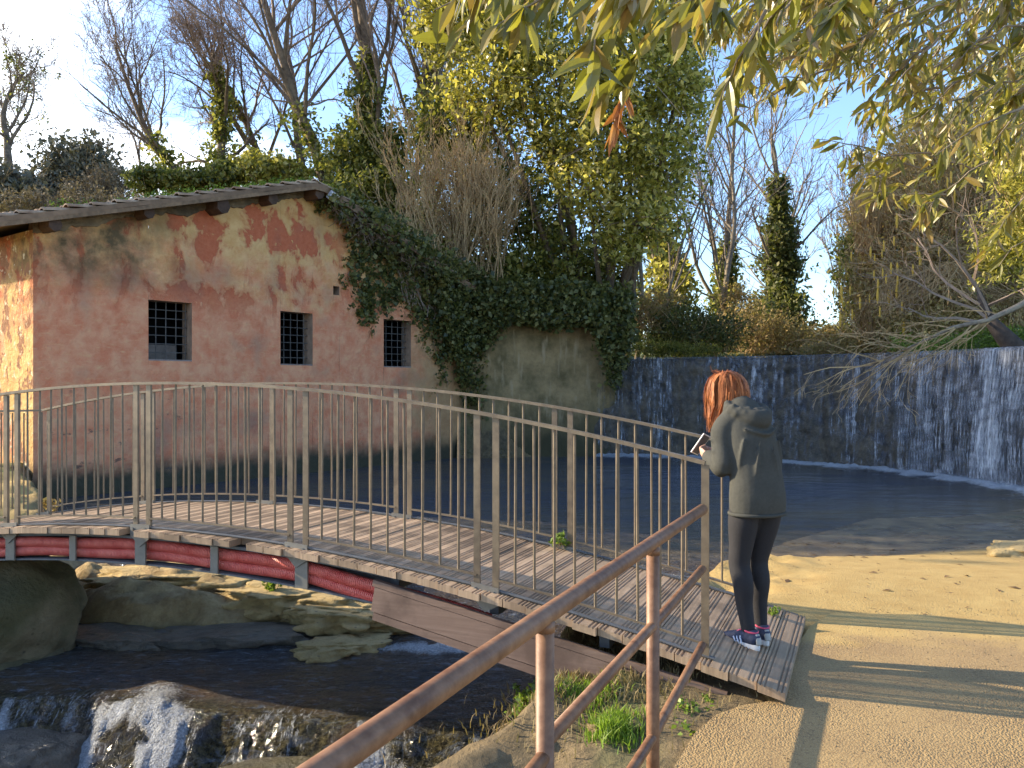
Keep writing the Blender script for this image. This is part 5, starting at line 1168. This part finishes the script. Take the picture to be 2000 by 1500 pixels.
# hood lying on the shoulders
hc = Vector((0, .075, 1.365)); ring = []
for rad_, dz_, dy_, th_ in ((.128, 0, 0, .024), (.118, .022, .005, .022), (.104, -.03, -.018, .026)):
    ring = [hc + Vector((math.cos(2 * math.pi * k / 30) * rad_, math.sin(2 * math.pi * k / 30) * rad_ * .80 + dy_, dz_ + .022 * math.sin(2 * math.pi * k / 30) + .006 * math.sin(k * 1.7))) for k in range(31)]
    h.tube(ring, [th_ + .005 * math.sin(3.1 * k + dz_ * 90) for k in range(31)], 12)
loft(h, [(Vector((-.10, .03, 1.345)), .03, .035), (Vector((-.05, -.03, 1.33)), .036, .05), (Vector((.0, -.045, 1.32)), .04, .055), (Vector((.05, -.03, 1.33)), .036, .05), (Vector((.10, .03, 1.345)), .03, .035)], 14, 4, side=Vector((0, 1, 0)))
def fold(a, c, r=.010, mid=None):
    a, c = Vector(a), Vector(c); q = catmull([a, mid and Vector(mid) or a.lerp(c, .5), c], 5); h.tube(q, [r * (.3 + .7 * math.sin(math.pi * i / (len(q) - 1))) for i in range(len(q))], 8)
fold((-.13, -.03, 1.27), (.13, -.03, 1.27), .012, (0, -.085, 1.235))
fold((-.155, -.02, 1.02), (-.03, -.14, .90), .015); fold((-.165, -.0, .90), (-.02, -.15, .84), .013); fold((.155, -.02, .98), (.05, -.135, .90), .012); fold((.12, -.06, 1.2), (.15, -.05, 1.02), .012); fold((-.13, -.05, 1.22), (-.155, -.03, 1.04), .014)
fold((-.06, -.10, 1.2), (-.10, -.11, 1.0), .009); fold((.03, -.11, 1.18), (.06, -.12, .98), .008)
for i in range(3): 
    p = shL.lerp(elL, .3 + .22 * i); fold(p + Vector((-.066, .03, .02)), p + Vector((-.02, -.062, -.03)), .010)
    p = elL.lerp(wrL, .15 + .22 * i); fold(p + Vector((-.05, -.02, -.02)), p + Vector((-.01, .02, -.054)), .010)
remesh(h.build('hoodie', HOOD, person, smooth=True), .0085, 3)
e = MB(); hem = [Vector((math.cos(a) * .173, -.01 + math.sin(a) * .137, .772)) for a in [2 * math.pi * k / 40 for k in range(41)]]; e.tube(hem, .011, 8); e.build('hem', HOOD, person, smooth=True)
# hair
HAIR = simple('auburn_hair', (.20, .055, .018), .6, .3, 8, 0, col2=(.46, .16, .05), spec=.6)
R = random.Random(21)
cap = MB(); loft(cap, [(H(0, -.014, .132), .02, .02), (H(0, -.014, .116), .062, .074), (H(0, -.018, .06), .090, .105), (H(0, -.026, .0), .092, .104), (H(0, -.03, -.05), .074, .078), (H(0, -.03, -.085), .05, .05)], 24, 4, side=SDH)
hair = cap.build('hair', HAIR, person, smooth=True)
st = MB(); g0 = Vector((0, 0, -1))
def guide(u, L, wv):
    q = H(u.x * .090, u.y * .108 - .014, u.z * .120 + .012); pts = [q]; seg = 10; d = (UPH * .1 - FWD * .35 + SDH * (.10 * u.x) + g0 * .4)
    for k in range(seg):
        rel = q - headc; ex = rel.dot(SDH) / .096; ey = (rel.dot(FWD) + .012) / .112; ez = (rel.dot(UPH) - .012) / .124; rr_ = math.sqrt(ex * ex + ey * ey + ez * ez)
        nrm = (SDH * ex + FWD * ey + UPH * ez).normalized(); d = d * .55 + g0 * .7 + Vector((math.sin(wv + k * 1.1), math.cos(wv + k * .9), 0)) * .045 * k
        if rr_ < 1.12: d = d - nrm * min(0, d.dot(nrm)) + nrm * .03
        if q.z < 1.43 and q.y < .235: d = d + Vector((-.25 if q.x < 0 else .12, -.05, .2))
        d.normalize(); q = q + d * L / seg; pts.append(q)
    return pts
for i in range(190):
    u = Vector((R.gauss(0, 1), R.gauss(-.1, 1), R.gauss(.35, 1))).normalized()
    if u.y > .5 and u.z < .3: continue
    L = R.uniform(.22, .34) * (1.0 if u.z > -.2 else .65); wv = R.uniform(0, 6); gp = guide(u, L, wv); n_ = R.randint(16, 30); spread_ = R.uniform(.006, .014); shade = R.random()
    for j in range(n_):
        of = Vector((R.gauss(0, 1), R.gauss(0, 1), R.gauss(0, .6))) * spread_; cut = R.uniform(.75, 1.); K = len(gp); w = R.uniform(.0016, .0036)
        pts = [p + of * (1 - .72 * (k / (K - 1)) ** .8) + Vector((math.sin(j + k), math.cos(j * 2 + k), 0)) * .0012 * k * .5 for k, p in enumerate(gp)][:max(4, int(K * cut))]
        sx = (pts[2] - pts[0]).cross(Vector((of.y + .01, -of.x, .3)))
        if sx.length < 1e-5: sx = SDH.copy()
        sx.normalize(); vs = []; m_ = len(pts) - 1
        for k, p in enumerate(pts): ww = w * (1 - .85 * (k / m_) ** 2); vs += [p - sx * ww, p + sx * ww]
        st.add(vs, [(2 * k, 2 * k + 1, 2 * k + 3, 2 * k + 2) for k in range(m_)])
for i in range(14):
    p = H(R.gauss(-.01, .015), -.01, .125); st.tube([p, p + Vector((-.02 + R.gauss(0, .012), R.gauss(0, .01), .02)), p + Vector((-.045 + R.gauss(0, .02), R.gauss(0, .02), .028 + R.gauss(0, .01)))], [.0012, .001, .0006], 3)
m, nt, b_ = newmat('hair_strands'); n = N(nt); g = n.new('ShaderNodeNewGeometry'); n.L(n.mix(g.outputs['Random Per Island'], (.17, .045, .014), (.60, .22, .075)), b_.inputs['Base Color']); b_.inputs['Roughness'].default_value = .58; b_.inputs['Specular IOR Level'].default_value = .3
st.build('hair_strands', m, hair)
# shoes
NAVY = simple('shoe_navy', (.035, .045, .085), .7, .2, 60, .2, .002); WHT = simple('shoe_white', (.68, .66, .64), .6, .06, 30, .05, .001); PINK = simple('shoe_pink', (.75, .09, .16), .6, .1, 30, .1, .001); GREY = simple('shoe_grey', (.36, .36, .34), .6, .1, 30, .1, .001)
for ank, yaw in ((ankL, .10), (ankR, -.22)):
    M = Matrix.Translation((ank.x, ank.y, 0)) @ Matrix.Rotation(yaw, 4, 'Z'); T = lambda x, y, z: M @ Vector((x, y, z)); sd_ = (M.to_3x3() @ Vector((1, 0, 0)))
    u = MB(); zz = .022
    # upper: rows run heel -> toe
    loft(u, [(T(0, -.075, .05), .018, .026), (T(0, -.062, .055), .034, .038), (T(0, -.02, .060), .040, .044), (T(0, .03, .056), .041, .040), (T(0, .09, .046), .044, .030), (T(0, .14, .038), .041, .022), (T(0, .175, .032), .026, .014)], 18, 4, side=sd_)
    loft(u, [(T(0, -.028, .05), .040, .046), (T(0, -.026, .085), .037, .043), (T(0, -.022, .098), .036, .041)], 18, 3, side=sd_)
    sh = remesh(u.build('shoe', NAVY, person, smooth=True), .005, 2)
    s_ = MB(); ring = []
    for k in range(32):
        a = 2 * math.pi * k / 32; y = math.sin(a) * .135 + .048; wd = (.041 + .006 * math.sin(a)) * (1 if True else 1); ring.append((math.cos(a) * wd, y))
    vs = [T(x, y, z) for z, sc in ((-.004, .96), (.002, 1.0), (.022, 1.02), (.028, .97)) for x, y in [(rx * sc, (ry - .048) * (1 + (sc - 1) * .5) + .048) for rx, ry in ring]]
    nn_ = 32; fs = [(r * nn_ + k, r * nn_ + (k + 1) % nn_, (r + 1) * nn_ + (k + 1) % nn_, (r + 1) * nn_ + k) for r in range(3) for k in range(nn_)] + [tuple(range(nn_ - 1, -1, -1)), tuple(3 * nn_ + k for k in range(nn_))]
    s_.add(vs, fs); s_.build('sole', WHT, sh, smooth=True)
    st_ = MB()
    for k in range(3):
        for sx in (-1, 1):
            y = .018 + .026 * k; st_.tube([T(sx * .0445, y - .012, .028), T(sx * (.0435 - .001 * k), y, .052 - .002 * k), T(sx * .027, y + .012, .078 - .007 * k)], .0048, 6)
    st_.build('stripe', simple('stripe_white', (.62, .66, .78), .5, .05, 20, 0), sh)
    c_ = MB(); c_.tube([T(.036 * math.cos(a), -.023 + .041 * math.sin(a), .099 + .004 * math.sin(a)) for a in [2 * math.pi * k / 20 for k in range(21)]], .0055, 6); c_.build('collar', PINK, sh, smooth=True)
    t_ = MB(); loft(t_, [(T(0, .028, .10), .022, .006), (T(0, .06, .082), .022, .006), (T(0, .10, .066), .018, .005)], 10, 3, side=sd_); t_.build('tongue', PINK, sh, smooth=True)
    l_ = MB()
    for k in range(4): y = .045 + .018 * k; z = .093 - .0085 * k; l_.tube([T(-.02, y, z - .004), T(0, y + .004, z + .003), T(.02, y, z - .004)], .0028, 5)
    l_.build('laces', GREY, sh)
    k_ = MB(); loft(k_, [(T(0, -.083, .03), .018, .010), (T(0, -.080, .06), .02, .010), (T(0, -.070, .09), .014, .007)], 12, 3, side=sd_); k_.build('heel_counter', GREY, sh, smooth=True)
# phone with white frame
ph = thing('phone', 'white framed phone held in her hands above the railing', 'phone', person.matrix_world @ Vector((0, 0, 0)))
PM = Matrix.Translation((PX, PY, PZ)) @ Matrix.Rotation(math.radians(26), 4, 'Z'); ph.location = PM @ Vector((-.055, .44, 1.145)); ph.rotation_euler = (math.radians(-62), math.radians(20), math.radians(40))
e = MB(); e.box((0, 0, 0), (.072, .145, .008)); o = e.build('phone_case', simple('white_plastic', (.8, .79, .76), .3, .03, 10, 0), ph)
bv = o.modifiers.new('b', 'BEVEL'); bv.width = .003; bv.segments = 2
e = MB(); e.box((0, 0, -.0045), (.060, .13, .002)); e.build('back_panel', simple('grey_back', (.10, .10, .11), .4, .1, 10, 0), ph)
e = MB(); e.box((0, 0, .0055), (.064, .132, .003)); e.build('screen', simple('black_glass', (.015, .016, .02), .1, .1, 10, 0), ph)
